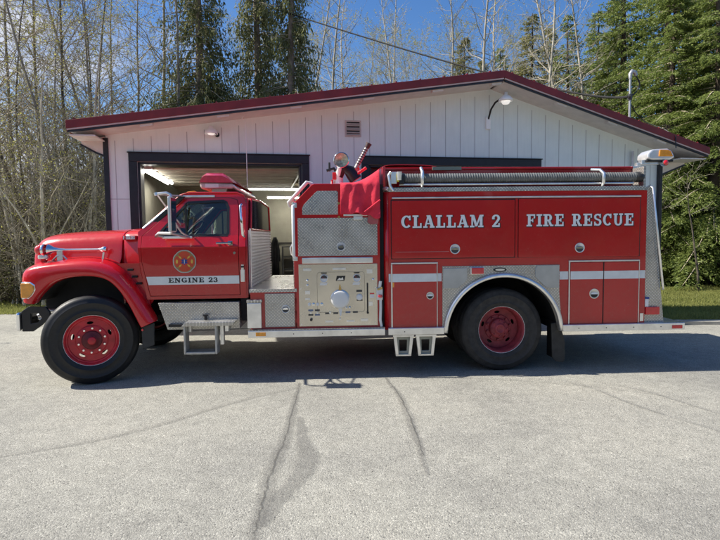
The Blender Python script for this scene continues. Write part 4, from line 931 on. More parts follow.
ribbon('pavement_crack', [(-0.73,6.07),(-0.69,5.11),(-0.66,4.33),(-0.67,3.76),(-0.65,3.26),(-0.63,2.88),(-.62,2.4)], .020, CRK, .010, 14)
ribbon('pavement_crack', [(-0.73,6.07),(-0.69,5.11),(-0.66,4.33),(-0.67,3.76),(-0.65,3.26),(-0.63,2.88),(-.62,2.4)], .15, TAR, .01)
ribbon('worn_asphalt_patch', [(-.60,4.9),(-.50,4.3),(-.42,4.0),(-.44,3.68),(-.55,3.35),(-.60,3.0)], .20, SCUFF, .01)
ribbon('pavement_crack', [(0.29,6.25),(0.4,5.56),(0.45,4.92),(0.46,4.3),(0.47,3.65)], .11, TAR, .01)
ribbon('pavement_crack', [(0.29,6.25),(0.4,5.56),(0.45,4.92),(0.47,4.3),(0.48,3.95)], .016, CRK, .008, 12)
ribbon('tyre_mark', [(-3.2,3.9),(-2.89,4.05),(-2.58,4.2),(-2.26,4.38),(-1.84,4.75),(-1.37,5.32),(-0.7,5.87),(0.1,6.12)], .07, TAR)
ribbon('tyre_mark', [(2.34,6.03),(2.56,5.74),(2.7,5.24),(2.85,4.87),(3.1,4.4),(3.3,4.0)], .05, TAR)
ribbon('tyre_mark', [(2.63,5.89),(3.0,5.72),(3.25,5.22),(3.4,4.85),(3.8,4.3)], .05, TAR)
ribbon('tyre_mark', [(0.23,6.21),(1.08,6.21),(1.88,6.05),(2.67,5.73),(3.4,5.3)], .04, TAR)


# ------------------------------------------------------------------ fire station
WALLC = R(10.4)
STN = empty('fire_station', (-4.14, 9.30, 0), WALLC)
tag(STN, 'white board-sided fire station with dark red metal roof and two garage openings', 'building')
# painted boarding: grooves every 305 mm, shader plus real battens
def siding():
    m, nt, p = newmat('white_siding'); v = coords(nt)
    n = noisen(nt, v, 2.2, 6, .6); st = node(nt, 'ShaderNodeMapping'); st.inputs['Scale'].default_value = (9, 9, .8); nt.links.new(v, st.inputs[0]); n2 = noisen(nt, st.outputs[0], 2.5, 5, .7)
    c = ramp(nt, mathn(nt, 'MULTIPLY_ADD', n2, .5, mathn(nt, 'MULTIPLY', n, .5)), [(.3, (.70,.775,.775)), (.7, (.81,.885,.875))])
    nt.links.new(c, p.inputs['Base Color']); p.inputs['Roughness'].default_value = .6
    nt.links.new(bump(nt, noisen(nt, st.outputs[0], 8, 6, .7), .35, .004), p.inputs['Normal']); return m
SID = siding(); SOFF = mat('soffit_board', (.66,.62,.58), .7, 0, .10, 5, .3)
TRIMB = mat('black_trim_paint', (.014,.014,.020), .45, 0, .3, 10, .15)
ROOFR = mat('roof_red_metal', (.17,.014,.014), .42, .0, .25, 3, .1)
INW = mat('interior_wall', (.36,.34,.27), .8, 0, .14, 2.5, .2); INF = mat('interior_floor', (.16,.16,.15), .5, 0, .3, 3)
DRED = mat('dark_red_door_panel', (.13,.006,.016), .4, 0, .1, 4)
slope = lambda a: (3.60 + (a+.70)*(4.73-3.60)/(6.88+.70)) if a < 6.88 else (4.73 - (a-6.88)*(4.73-3.40)/(11.35-6.88))
H1, O1a, O1b = 3.10, .21, 3.12      # garage opening 1
O2a, O2b = 4.40, 7.85
wall_out = [(-.30,0),(O1a,0),(O1a,H1),(O1b,H1),(O1b,0),(O2a,0),(O2a,H1),(O2b,H1),(O2b,0),(10.75,0),(10.75,slope(10.75)-.10),(6.88,slope(6.88)-.10),(-.30,slope(-.30)-.10)]
wall = MB().plate(wall_out, v=0, th=.14).build('front_wall', SID, STN)
# grooves as narrow recess strips
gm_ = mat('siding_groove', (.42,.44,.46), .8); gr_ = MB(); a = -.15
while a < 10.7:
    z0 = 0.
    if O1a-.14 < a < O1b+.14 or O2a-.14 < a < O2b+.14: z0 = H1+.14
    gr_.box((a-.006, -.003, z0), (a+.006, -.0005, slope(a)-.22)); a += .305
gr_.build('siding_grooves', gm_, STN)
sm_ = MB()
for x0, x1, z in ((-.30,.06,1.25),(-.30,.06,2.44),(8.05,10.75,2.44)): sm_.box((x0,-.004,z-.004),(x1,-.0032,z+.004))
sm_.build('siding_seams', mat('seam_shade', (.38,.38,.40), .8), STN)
MB().box((-.30,.14,0),(-.16,8.2,3.55)).build('side_wall', SID, STN); MB().box((10.61,.14,0),(10.75,.85,3.35)).build('side_wall', SID, STN)
MB().box((10.55,.30,-.01),(10.76,.84,.12)).build('foundation', CONC, STN)
MB().box((-.16,8.06,0),(6.85,8.2,3.6)).build('back_wall', SID, STN)
MB().box((6.87,.71,0),(10.61,.85,3.3)).build('back_wall', SID, STN)  # unseen depth of the right bay kept shallow so sun reaches the lawn
MB().box((6.70,.86,0),(6.85,8.06,4.6)).build('side_wall', SID, STN)
# roof: two slopes, thin sheet, with fascia, soffit and standing seams
OV = -.60
def roofslab(a0, a1, n0, n1, name, mt, up=0., th=.05):
    mb = MB(); vs = []
    for a in (a0, a1):
        for n in (n0, n1): vs += [(a, n, slope(a)+up), (a, n, slope(a)+up-th)]
    mb.add(vs, [(0,2,6,4),(1,5,7,3),(0,4,5,1),(2,3,7,6),(0,1,3,2),(4,6,7,5)]); return mb.build(name, mt, STN)
def slab2(mb, a0, a1, n0, n1, up, th):
    vs = []
    for a in (a0, a1):
        for n in (n0, n1): vs += [(a, n, slope(a)+up), (a, n, slope(a)+up-th)]
    mb.add(vs, [(0,2,6,4),(1,5,7,3),(0,4,5,1),(2,3,7,6),(0,1,3,2),(4,6,7,5)])
rf = roofslab(-.72, 6.88, OV-.03, 8.4, 'roof', ROOFR, .065, .035); rf2 = roofslab(6.88, 11.37, OV-.03, .95, 'roof', ROOFR, .065, .035)  # right slope cut short at the back, letting sun onto the lawn

rs = MB(); a = -.6
while a < 11.3:
    slab2(rs, a-.012, a+.012, OV-.03, 8.4 if a < 6.8 else .95, .09, .03); a += .45
rs.build('roof_seams', ROOFR, STN)
for a0, a1 in ((-.72, 6.88), (6.88, 11.37)):
    mb = MB(); slab2(mb, a0, a1, OV-.045, OV-.02, .065, .135); mb.build('bargeboard', ROOFR, STN, bevel=.006)
    mb = MB(); slab2(mb, a0+.01, a1-.01, OV-.035, OV-.0, -.072, .022); mb.build('barge_drip_edge', mat('pale_drip_edge', (.55,.42,.40), .4), STN)
    mb = MB(); slab2(mb, a0+.02, a1-.02, OV-.02, OV+.02, -.096, .032); mb.build('barge_backing', TRIMB, STN)
    mb = MB(); slab2(mb, a0+.03, a1-.03, OV+.02, .13, -.09, .02); mb.build('soffit', SOFF, STN)
for a in (.5, 1.75, 3.0, 4.3, 5.6, 6.75, 8.1, 9.2, 10.3):
    lk = MB(); slab2(lk, a-.10, a+.10, OV+.02, OV+.13, -.112, .055); lk.build('lookout_block', SOFF, STN)
# eave boxes on both sides
for a0, a1, n1 in ((-.70, -.305, 8.3), (10.755, 11.35, .9)):
    MB().box((a0, OV+.03, min(slope(a0), slope(a1))-.17), (a1, n1, min(slope(a0), slope(a1))-.15)).build('eave_soffit', SOFF, STN)
vs = [(-.69, slope(-.69)-.14), (-.305, slope(-.305)-.14), (-.305, slope(-.69)-.42), (-.45, slope(-.69)-.36), (-.69, slope(-.69)-.22)]
MB().prism(vs, -.03, .0).build('eave_return', SOFF, STN)
MB().prism([(-.70, slope(-.69)-.235),(-.70, slope(-.69)-.205),(-.45, slope(-.69)-.345),(-.302, slope(-.69)-.405),(-.302, slope(-.69)-.435),(-.46, slope(-.69)-.375)], -.04, .01).build('eave_return_edge', TRIMB, STN)
MB().prism([(10.76, slope(10.76)-.14),(11.33, slope(11.33)-.14),(11.33, slope(11.33)-.20),(10.76, slope(11.33)-.42)], -.03, .0).build('eave_return', SOFF, STN)
MB().prism([(11.34, slope(11.33)-.20),(11.34, slope(11.33)-.235),(10.76, slope(11.33)-.455),(10.76, slope(11.33)-.42)], -.04, .01).build('eave_return_edge', TRIMB, STN)
# gutters run along the eaves; black downpipes at both corners
MB().tube([(-.72,OV+.12,3.54),(-.72,8.4,3.54)], .05, 8).build('gutter', ROOFR, STN)
MB().tube([(11.37,OV+.12,3.34),(11.37,.9,3.34)], .06, 8).build('gutter', ROOFR, STN)
MB().box((-.34,-.035,0),(-.255,-.001,3.50)).build('corner_post', TRIMB, STN, bevel=.004)
MB().box((10.68,-.09,.0),(10.76,-.005,3.30)).build('downpipe', TRIMB, STN, bevel=.01)
# door trim
def trim(a0, a1, parent):
    t = MB().box((a0-.14,-.03,0),(a0-.002,.02,H1)).box((a1+.002,-.03,0),(a1+.14,.02,H1)).box((a0-.14,-.032,H1+.002),(a1+.14,.02,H1+.15)).box((a0-.16,-.05,H1+.152),(a1+.16,.0,H1+.17)).build('door_trim', TRIMB, parent, bevel=.004)
    MB().box((a0-.001,.02,0),(a0+.045,.30,H1)).box((a1-.045,.02,0),(a1+.001,.30,H1)).box((a0,.02,H1-.04),(a1,.30,H1-.001)).build('door_jamb', TRIMB, parent)
trim(O1a, O1b, STN); trim(O2a, O2b, STN)
# closed sectional door on the right
sd_ = MB()
for k in range(6): sd_.box((O2a+.046,.16,.01+.515*k),(O2b-.046,.20,.515*k+.505))
od = sd_.build('garage_door', DRED, STN, bevel=.008)
rec = MB()
for k in range(6):
    for j in range(7): rec.box((O2a+.10+.48*j,.152,.08+.515*k),(O2a+.50+.48*j,.16,.43+.515*k))
rec.build('door_panels', DRED, od, bevel=.01)
# interior bay behind the open door
IB = MB().box((-.15,.14,0),(-.14,8.0,3.3)).build('interior_wall', INW, STN)
MB().box((-.14,7.3,0),(6.6,7.32,3.3)).build('interior_wall', INW, STN)
MB().box((6.55,.30,0),(6.57,7.3,3.3)).box((4.25,.145,0),(4.27,.60,3.3)).build('interior_wall', INW, STN)
MB().box((-.16,.14,3.30),(6.68,7.4,3.33)).build('ceiling', mat('ceiling_board', (.55,.53,.46), .8, 0, .15, 4), STN)
MB().box((6.9,.14,3.20),(10.6,.70,3.22)).build('ceiling', SOFF, STN)
MB().box((-.14,.15,0.002),(6.55,7.3,.012)).build('garage_floor', INF, STN)
MB().box((-.13,7.27,1.52),(6.5,7.30,1.58)).build('wall_rail', mat('dark_rail', (.05,.045,.04), .6), STN)
jo = MB()
for k in range(5): jo.box((-.13,4.2+.6*k,3.18),(6.5,4.26+.6*k,3.295))
jo.build('ceiling_joists', mat('joist_timber', (.40,.34,.24), .7, 0, .2, 3), STN)
# raised sectional door under the ceiling
RAISED = mat('raised_door_steel', (.60,.56,.46), .5, 0, .12, 6)
rd_ = MB()
for k in range(5):
    for j in range(3):
        n0 = .45+.62*k+.2*j; rd_.box((O1a+.03, n0, 3.02 if j != 1 else 3.035), (O1b-.03, n0+.195, 3.06))
rdo = rd_.build('raised_garage_door', RAISED, STN, bevel=.012)
tr_ = MB()
for a in (O1a+.0, O1b+.0): tr_.tube([(a,.22,.1),(a,.22,2.6),(a,.30,2.88),(a,.55,3.0),(a,3.9,3.0)], .018, 6)
tr_.build('door_track', mat('galvanised_track', (.35,.35,.33), .4, .7), rdo)
# vent
vt = MB().box((3.95,-.02,3.62),(4.26,-.004,3.93)).build('gable_vent', mat('vent_frame', (.55,.50,.48), .6), STN, bevel=.003)
MB().box((3.98,-.022,3.65),(4.23,-.0205,3.90)).build('vent_opening', BLKM, vt)
v2 = MB()
for k in range(6): v2.add([(3.98,-.024,3.675+.04*k),(4.23,-.024,3.675+.04*k),(4.23,-.045,3.655+.04*k),(3.98,-.045,3.655+.04*k)], [(0,1,2,3)])
v2.build('vent_louvres', mat('vent_louvre', (.50,.47,.45), .6), vt, solid=.012)

def wl_thing(name, label, cat, a, n, z):
    o = empty(name, (0,0,0), 0); p = Matrix.Translation(STN.location) @ Matrix.Rotation(WALLC, 4, 'Z') @ Vector((a, n, z)); o.location = p; o.rotation_euler = (0,0,WALLC); tag(o, label, cat); return o
LITB = emis('lit_lamp_globe', (1., .97, .9), .38); LAMPW = mat('lamp_white_shade', (.88,.88,.87), .35, 0, .03, 20, coat=.3)
t = wl_thing('wall_lamp', 'small round white barn light on the gable above the open garage door', 'wall lamp', 1.51, 0, 3.63)
MB().lathe([(.0,.09),(.035,.085),(.045,.05),(.10,.0),(.115,-.045),(.11,-.05)], (0,-.18,.0), 28, 'z').build('lamp_shade', LAMPW, t, solid=.004)
MB().lathe([(.0,-.07),(.05,-.06),(.07,-.03),(.05,.0)], (0,-.18,0), 20, 'z').build('bulb', LITB, t)
MB().tube([(.09,-.02,-.03),(.09,-.10,-.04),(.03,-.16,.03),(0,-.18,.06)], .014).tube([(.09,-.0,-.03),(.09,-.03,-.03)], .04, 14).build('lamp_arm', BLK, t)
t = wl_thing('gooseneck_lamp', 'white globe lamp on a curved black arm below the roof peak', 'wall lamp', 6.83, 0, 3.93)
MB().box((-.05,-.05,-.10),(.05,-.0,.14)).build('lamp_mount', LAMPW, t, bevel=.008)
MB().tube([(0,-.04,.10),(.0,-.16,.26),(.03,-.28,.36),(.14,-.36,.44),(.20,-.36,.45)], .018, 10).build('lamp_arm', BLK, t)
MB().lathe([(.0,.13),(.03,.13),(.035,.08),(.09,.05),(.13,.0),(.135,-.03),(.12,-.035)], (.20,-.38,.40), 28, 'z').build('lamp_shade', LAMPW, t, solid=.004)
MB().lathe([(.0,-.10),(.06,-.085),(.085,-.04),(.08,.0)], (.20,-.38,.40), 24, 'z').build('globe', LITB, t)
# pull cord with its hook
t = MB().tube([(2.08,-.30,slope(2.1)-.14),(2.05,-.30,slope(2.1)-.17),(2.08,-.30,slope(2.1)-.20),(2.11,-.28,slope(2.1)-.16),(2.12,-.28,3.30),(2.122,-.27,2.2),(2.122,-.27,1.2)], .007, 6).build('pull_cord', LAMPW, None)
t.location = STN.location; t.rotation_euler = STN.rotation_euler; tag(t, 'thin white cord hanging from the soffit in front of the open garage', 'cord')
# service mast through the roof with conduit on the wall
t = MB().tube([(10.05,-.06,0.4),(10.05,-.06,3.45)], .03, 10).build('wall_conduit', mat('conduit_paint', (.55,.56,.58), .5), STN)
MB().box((9.99,-.06,3.05),(10.11,-.0,3.09)).box((9.99,-.06,2.3),(10.11,-.0,2.33)).build('conduit_strap', ALU, STN)
# mast foot located on the roof
MG = mat('galvanised_mast', (.42,.43,.44), .45, .6)
t = wl_thing('service_mast', 'grey galvanised power mast with weatherhead and wires on the right roof slope', 'mast', 10.12, .15, slope(10.12)+.02)
MB().tube([(0,0,-.05),(0,0,1.25)], .024, 12).build('mast_pipe', MG, t)
MB().tube([(0,0,1.22),(0,0,1.32),(.04,0,1.38),(.11,0,1.36),(.14,0,1.29)], [.032,.042,.045,.042,.035], 12).build('weatherhead', MG, t)
MB().tube([(-.06,-.02,.84),(-.02,-.03,.84)], .035, 10).tube([(0,0,.78),(0,0,.90)], .045, 12).build('insulator', GREYP, t)
MB().tube([(.12,0,1.30),(.20,-.02,1.18),(.24,0,1.08),(.10,0,.90),(-.04,0,.84)], .012, 6).tube([(.15,0,1.28),(.24,.02,1.12),(.16,.02,.94),(.0,.0,.86)], .010, 6).tube([(.02,0,.70),(.14,0,.52),(.30,-.10,.30),(.42,-.50,.08),(.43,-.80,-.12),(.43,-.82,-.36)], .010, 6).build('loose_wires', BLK, t)
MB().lathe([(.14,0),(.10,.03),(.045,.08),(.04,.12)], (0,0,.0), 16, 'z').build('roof_flashing', MG, t)
# overhead power cable

A_ = Matrix.Translation(STN.location) @ Matrix.Rotation(WALLC, 4, 'Z') @ Vector((10.07, .12, slope(10.12)+.86))
cp = [A_]
B_, C_ = Vector((3.69,17,7.04)), Vector((-4.47,24,12.23))
for i in range(1, 25):
    q = i/24; p = A_*(1-q)*(1-q) + (B_*2 - A_*.5 - C_*.5)*2*q*(1-q) + C_*q*q if False else None
def quad(q):
    # passes A at 0, B at .5, C at 1
    return A_*((1-q)*(1-2*q)) + B_*(4*q*(1-q)) + C_*(q*(2*q-1))
o = MB().tube([quad(i/30) for i in range(37)], .028, 6).build('power_cable', BLKM, None); tag(o, 'dark overhead cable running from the roof mast up to the top left', 'cable')
# fluorescent fittings inside the garage
TUBE = emis('fluorescent_tube', (1., .97, .88), 18.0)
def fluoro(label, a, n, z, L_, rot):
    t = wl_thing('ceiling_light', label, 'ceiling light', a, n, z); t.rotation_euler = (0, 0, WALLC+rot); t['group'] = 'fluorescent lights in the garage'
    MB().box((-L_/2,-.09,.03),(L_/2,.09,.09)).build('light_housing', WHT2, t, bevel=.006)
    MB().tube([(-L_/2+.03,-.045,.01),(L_/2-.03,-.045,.01)], .019, 10).tube([(-L_/2+.03,.045,.01),(L_/2-.03,.045,.01)], .019, 10).build('light_tube', TUBE, t)
fluoro('long fluorescent light slanting along the left wall inside the open garage', .30, 1.55, 2.98, 2.4, R(90))
fluoro('upper of the two level fluorescent lights at the back of the garage', 3.2, 4.0, 2.98, 2.4, 0)
fluoro('lower of the two level fluorescent lights at the back of the garage', 3.7, 6.4, 2.94, 2.4, 0)
t = wl_thing('hanging_coat', 'dark coat hanging on the rail at the back of the garage', 'coat', 2.74, 7.05, .42); t.scale = (.62, .8, 1.)
MB().loft([[(x*w_, -.10+.05*math.cos(3*x), z) for x in (-1,-.6,-.2,.2,.6,1)] for z, w_ in ((.0,.17),(.5,.15),(.95,.15),(1.2,.12),(1.32,.03))]).build('coat_body', BLK, t, solid=.05)
MB().tube([(-.11,-.06,1.15),(-.19,-.08,.9),(-.19,-.08,.55)], [.06,.05,.04], 8).tube([(.11,-.06,1.15),(.19,-.08,.9),(.20,-.08,.55)], [.06,.05,.04], 8).build('coat_sleeves', BLK, t)
t = wl_thing('metal_shelf', 'dark shelf rack standing against the back wall of the garage', 'shelf', 3.45, 6.95, 0)
MB().box((-.5,-.2,.0),(-.46,.2,1.45)).box((.46,-.2,.0),(.5,.2,1.45)).build('shelf_posts', GREYP, t)
for z in (.3,.7,1.1,1.42): MB().box((-.455,-.2,z),(.455,.2,z+.03)).build('shelf_board', GREYP, t)
MB().box((3.45,3.3,3.02),(3.85,3.6,3.25)).build('door_opener', BLK, STN, bevel=.02)
# ------------------------------------------------------------------ vegetation
import numpy as np
def leafmat(name, a, b, tr=.35):
    m, nt, p = newmat(name); out = nt.nodes['Material Output']; v = coords(nt)
    geo = node(nt, 'ShaderNodeNewGeometry'); oi = node(nt, 'ShaderNodeObjectInfo')
    n = mathn(nt, 'MULTIPLY_ADD', geo.outputs['Random Per Island'], .55, mathn(nt, 'MULTIPLY', noisen(nt, v, .9, 3), .5))
    c = ramp(nt, n, [(.15, a), (.85, b)]); nt.links.new(c, p.inputs['Base Color']); p.inputs['Roughness'].default_value = .5; p.inputs['Specular IOR Level'].default_value = .3
    t = node(nt, 'ShaderNodeBsdfTranslucent'); nt.links.new(c, t.inputs[0]); s = node(nt, 'ShaderNodeMixShader'); s.inputs[0].default_value = tr
    nt.links.new(p.outputs[0], s.inputs[1]); nt.links.new(t.outputs[0], s.inputs[2]); nt.links.new(s.outputs[0], out.inputs[0]); return m
FIR = leafmat('fir_needles', (.06,.10,.018), (.32,.38,.11), .5); FIRD = leafmat('cedar_needles', (.07,.085,.030), (.30,.31,.13), .5); FIRY = leafmat('yellow_fir', (.12,.13,.045), (.30,.28,.12), .45)
BUD = leafmat('spring_buds', (.22,.23,.05), (.50,.48,.13), .55); IVY = leafmat('undergrowth_leaves', (.03,.035,.012), (.15,.15,.055), .35)
BARK = mat('grey_bark', (.26,.235,.19), .9, 0, .45, 4, .6, .02, 14); BARKL = mat('pale_alder_bark', (.37,.34,.28), .85, 0, .35, 3, .4, .01, 14); BARKG = mat('cedar_bark', (.22,.18,.14), .9, 0, .4, 4, .6, .03, 12); BARKD = mat('dark_conifer_bark', (.075,.055,.042), .95, 0, .4, 5, .8, .03, 12)
TWIG = mat('twig', (.36,.31,.22), .85, 0, .4, 3)
TWIGL = mat('pale_twig', (.38,.34,.26), .85, 0, .3, 3)

BARKS = mat('pale_shrub_bark', (.46,.41,.31), .85, 0, .35, 3, .4, .01, 14); TWIGS = mat('pale_shrub_twig', (.27,.235,.17), .85, 0, .3, 3)
BARKT = mat('dark_wet_bark', (.09,.075,.055), .9, 0, .4, 4, .6, .02, 14)
TWIGD = mat('dark_brush_twig', (.13,.105,.065), .85, 0, .45, 3)
class Veg:
    """numpy collectors for tubes and leaf quads"""
    def __init__(s): s.tv = []; s.tf = []; s.n = 0; s.lv = []; s.ln = 0
    def tube(s, P, Rr, k=4):
        P = np.array(P); n = len(P); T = np.gradient(P, axis=0); T /= np.linalg.norm(T, axis=1)[:, None]+1e-9
        a = np.cross(T[0], [.31,.71,.22]); a /= np.linalg.norm(a)+1e-9
        ang = np.arange(k)*2*math.pi/k; vs = []
        for i in range(n):
            a = a - T[i]*a.dot(T[i]); a /= np.linalg.norm(a)+1e-9; b = np.cross(T[i], a)
            vs.append(P[i] + Rr[i]*(np.outer(np.cos(ang), a) + np.outer(np.sin(ang), b)))
        s.tv.append(np.concatenate(vs)); base = s.n
        for i in range(n-1):
            for j in range(k): s.tf.append((base+i*k+j, base+i*k+(j+1) % k, base+(i+1)*k+(j+1) % k, base+(i+1)*k+j))
        s.n += n*k
    def leaves(s, C, D, L, Wd, rng):
        # C centres (n,3), D long directions (n,3); builds pointed quads
        n = len(C)
        if n == 0: return
        D = D/(np.linalg.norm(D, axis=1)[:, None]+1e-9); r = rng.normal(size=(n, 3)); S_ = np.cross(D, r); S_ /= np.linalg.norm(S_, axis=1)[:, None]+1e-9
        L = np.broadcast_to(L, (n,))[:, None]; Wd = np.broadcast_to(Wd, (n,))[:, None]
        v = np.stack([C, C+D*L*.45+S_*Wd*.5, C+D*L, C+D*L*.45-S_*Wd*.5], axis=1).reshape(-1, 3); s.lv.append(v); s.ln += n
    def mesh(s, name, what):
        me = bpy.data.meshes.new(name)
        if what == 'tube': v = np.concatenate(s.tv); f = np.array(s.tf, dtype=np.int32)
        else: v = np.concatenate(s.lv); f = np.arange(len(v), dtype=np.int32).reshape(-1, 4)
        me.vertices.add(len(v)); me.vertices.foreach_set('co', v.astype(np.float32).ravel())
        me.loops.add(f.size); me.loops.foreach_set('vertex_index', f.ravel()); me.polygons.add(len(f)); me.polygons.foreach_set('loop_start', np.arange(0, f.size, 4, dtype=np.int32)); me.polygons.foreach_set('loop_total', np.full(len(f), 4, dtype=np.int32))
        me.update(calc_edges=True)
        if what == 'tube': me.polygons.foreach_set('use_smooth', np.ones(len(f), dtype=bool))
        return me
def rotv(v, axis, a):
    axis = axis/(np.linalg.norm(axis)+1e-9); return v*math.cos(a) + np.cross(axis, v)*math.sin(a) + axis*axis.dot(v)*(1-math.cos(a))
def part(name, me, mt, parent):
    me.materials.append(mt); o = bpy.data.objects.new(name, me); COL.objects.link(o); o.parent = parent; return o

def bare_proto(seed, H, r0_, first, spread, nb, leafn, leafL, stems=1, upw=.5, depth=3, fine=1.0, ltype=0):
    rng = np.random.default_rng(seed); tr = Veg(); br = Veg(); lf = Veg()
    def grow_(p, d, L, r, lev):
        n = 6 if lev == 0 else 4; P = [p]; c = d.copy(); q = p.copy()
        for i in range(n):
            c = c + rng.normal(size=3)*(.10 if lev == 0 else .20) + np.array([0, 0, .10*upw*(lev > 0)]); c /= np.linalg.norm(c); q = q + c*L/n; P.append(q)
        P = np.array(P); Rr = np.linspace(r, r*.45 if lev < 2 else r*.3, n+1)
        (tr if False else br).tube(P, Rr, 4 if lev < 1 else 3)
        if lev < depth:
            m = max(2, int(rng.integers(3, 6)*fine))
            for _ in range(m):
                t = rng.uniform(.25, 1.); i = min(n-1, int(t*n)); pp = P[i]+(P[i+1]-P[i])*(t*n-i) if t < 1 else P[-1]
                dd = (P[min(i+1, n)]-P[i]); dd /= np.linalg.norm(dd); ax = np.cross(dd, rng.normal(size=3)); nd = rotv(dd, ax, rng.uniform(.4, .95))
                grow_(pp, nd, L*rng.uniform(.38, .62), max(.0035, r*.45), lev+1)
        if lev >= depth-1 and leafn > 0:
            k = rng.poisson(leafn); t = rng.uniform(.2, 1, k); idx = np.minimum((t*n).astype(int), n-1); C = P[idx] + (P[idx+1]-P[idx])*((t*n-idx)[:, None])
            lf.leaves(C, rng.normal(size=(k, 3))+np.array([0,0,.3]), leafL*rng.uniform(.6, 1.3, k), leafL*.7, rng)
    for s in range(stems):
        n = 12; P = [np.array([rng.normal()*.25*(stems > 1), rng.normal()*.25*(stems > 1), -.1])]; d = np.array([rng.normal()*.12*(stems > 1), rng.normal()*.12*(stems > 1), 1.]); h = H*(1 if s == 0 else rng.uniform(.6, 1.))
        for i in range(n):
            d = d + np.array([rng.normal()*.045, rng.normal()*.045, 0]); d /= np.linalg.norm(d); P.append(P[-1]+d*h/n)
        P = np.array(P); rr = r0_*(1 if s == 0 else .7); tr.tube(P, np.linspace(rr, rr*.14, n+1), 8)
        m = int(nb*(1 if s == 0 else .6))
        for j in range(m):
            t = first + (1-first)*(j+rng.uniform(0, 1))/m; t = min(t, .995); i = min(n-1, int(t*n)); p = P[i]+(P[i+1]-P[i])*(t*n-i)
            az = rng.uniform(0, 6.28); el = rng.uniform(.2, .9) if upw > 0 else rng.uniform(-.2, .5); d_ = np.array([math.cos(az)*math.cos(el), math.sin(az)*math.cos(el), math.sin(el)])
            grow_(p, d_, spread*(1.1-.7*t)*rng.uniform(.6, 1.2), rr*(1-t*.85)*.42, 0+1 if depth == 2 else 1)
    return tr.mesh('trunk', 'tube'), br.mesh('branches', 'tube'), (lf.mesh('leaves', 'leaf') if lf.ln else None)

def conifer_proto(seed, H, Rad, droop, dens, leafL, gap=.28, base=.06, hang=0.):
    rng = np.random.default_rng(seed); tr = Veg(); br = Veg(); lf = Veg(); n = 14
    P = np.array([[math.sin(i*.7+seed)*.05, math.cos(i*.5)*.05, H*i/n-.1*(i == 0)] for i in range(n+1)]); tr.tube(P, np.linspace(H*.016+.05, .015, n+1), 8)
    z = H*base
    while z < H*.99:
        t = z/H; L0_ = Rad*(1-t)**.8*(1 if t > .12 else .75+2*t)+.12; k = rng.integers(4, 7)
        for j in range(k):
            if rng.random() < .10: continue
            az = rng.uniform(0, 6.28); L_ = L0_*rng.uniform(.62, 1.18); el = .30*(t-.35) - .10 + rng.normal()*.08
            d = np.array([math.cos(az), math.sin(az), math.tan(el)]); m = 7; Q = [np.array([0, 0, z+rng.uniform(-.1,.1)])]
            for i in range(m):
                f = (i+1)/m; dd = d + np.array([0, 0, -droop*f*f*1.6 + droop*.9*(f > .75)*(f-.75)*4]); dd /= np.linalg.norm(dd); Q.append(Q[-1] + dd*L_/m)
            Q = np.array(Q); br.tube(Q, np.linspace(.018+.010*L_, .004, m+1), 3)
            side = np.cross(Q[-1]-Q[0], [0, 0, 1.]); side /= np.linalg.norm(side)+1e-9
            # side sprays
            ns = max(5, int(L_/.15))
            for q in range(ns):
                f = .14+.86*(q+rng.uniform(0, 1))/ns; i = min(m-1, int(f*m)); p = Q[i]+(Q[i+1]-Q[i])*(f*m-i); ax = Q[min(i+1,m)]-Q[i]; ax /= np.linalg.norm(ax)+1e-9
                for sgn in (-1, 1):
                    sl = L_*.34*(1.05-f)*rng.uniform(.6, 1.3)+.10; sd = ax*.75+side*sgn*rng.uniform(.6, 1.1)+np.array([0, 0, rng.normal()*.12-.18-hang])
                    sd /= np.linalg.norm(sd); nl = max(3, int(sl*dens)); u = rng.uniform(0, 1, nl)**.85
                    C = p + np.outer(u*sl, sd); C[:, 2] -= (u**2)*sl*(.25+hang); C += rng.normal(size=C.shape)*.02
                    D = sd + np.outer(rng.choice([-1, 1], nl), ax)*.5 + rng.normal(size=(nl, 3))*.35; D[:, 2] -= .12+hang
                    lf.leaves(C, D, leafL*rng.uniform(.6, 1.35, nl), leafL*.33, rng)
        z += gap*rng.uniform(.7, 1.2)*(1-.35*t)
    return tr.mesh('trunk', 'tube'), br.mesh('branches', 'tube'), lf.mesh('foliage', 'leaf')

def bush_proto(seed, Rr, H, nst, leafn, leafL):
    rng = np.random.default_rng(seed); st = Veg(); lf = Veg()
    for i in range(nst):
        az = rng.uniform(0, 6.28); rad = rng.uniform(0, .6)*Rr; p = np.array([math.cos(az)*rad, math.sin(az)*rad, -.05]); d = np.array([math.cos(az)*.35+rng.normal()*.2, math.sin(az)*.35+rng.normal()*.2, 1.]); h = H*rng.uniform(.5, 1.1); n = 8; P = [p]
        for k in range(n):
            d = d + rng.normal(size=3)*.22 + np.array([math.cos(az)*.05, math.sin(az)*.05, -.03*k]); d /= np.linalg.norm(d); P.append(P[-1]+d*h/n)
        P = np.array(P); st.tube(P, np.linspace(rng.uniform(.010,.030), .004, n+1), 4)
        for q in range(7):
            t = rng.uniform(.2, 1); i_ = min(n-1, int(t*n)); a = P[i_]; dd = rng.normal(size=3); dd[2] = abs(dd[2])*.6; dd /= np.linalg.norm(dd); L_ = rng.uniform(.3, .9)*Rr*.6; T = np.array([a, a+dd*L_*.5+rng.normal(size=3)*.05, a+dd*L_+rng.normal(size=3)*.12])
            st.tube(T, [.006, .005, .003], 3)
            k = rng.poisson(leafn); u = rng.uniform(0, 1, k); C = T[0]+(T[2]-T[0])*u[:, None]+rng.normal(size=(k, 3))*.07; lf.leaves(C, rng.normal(size=(k, 3)), leafL*rng.uniform(.5, 1.4, k), leafL*.65, rng)
    return st.mesh('stems', 'tube'), None, lf.mesh('leaves', 'leaf')

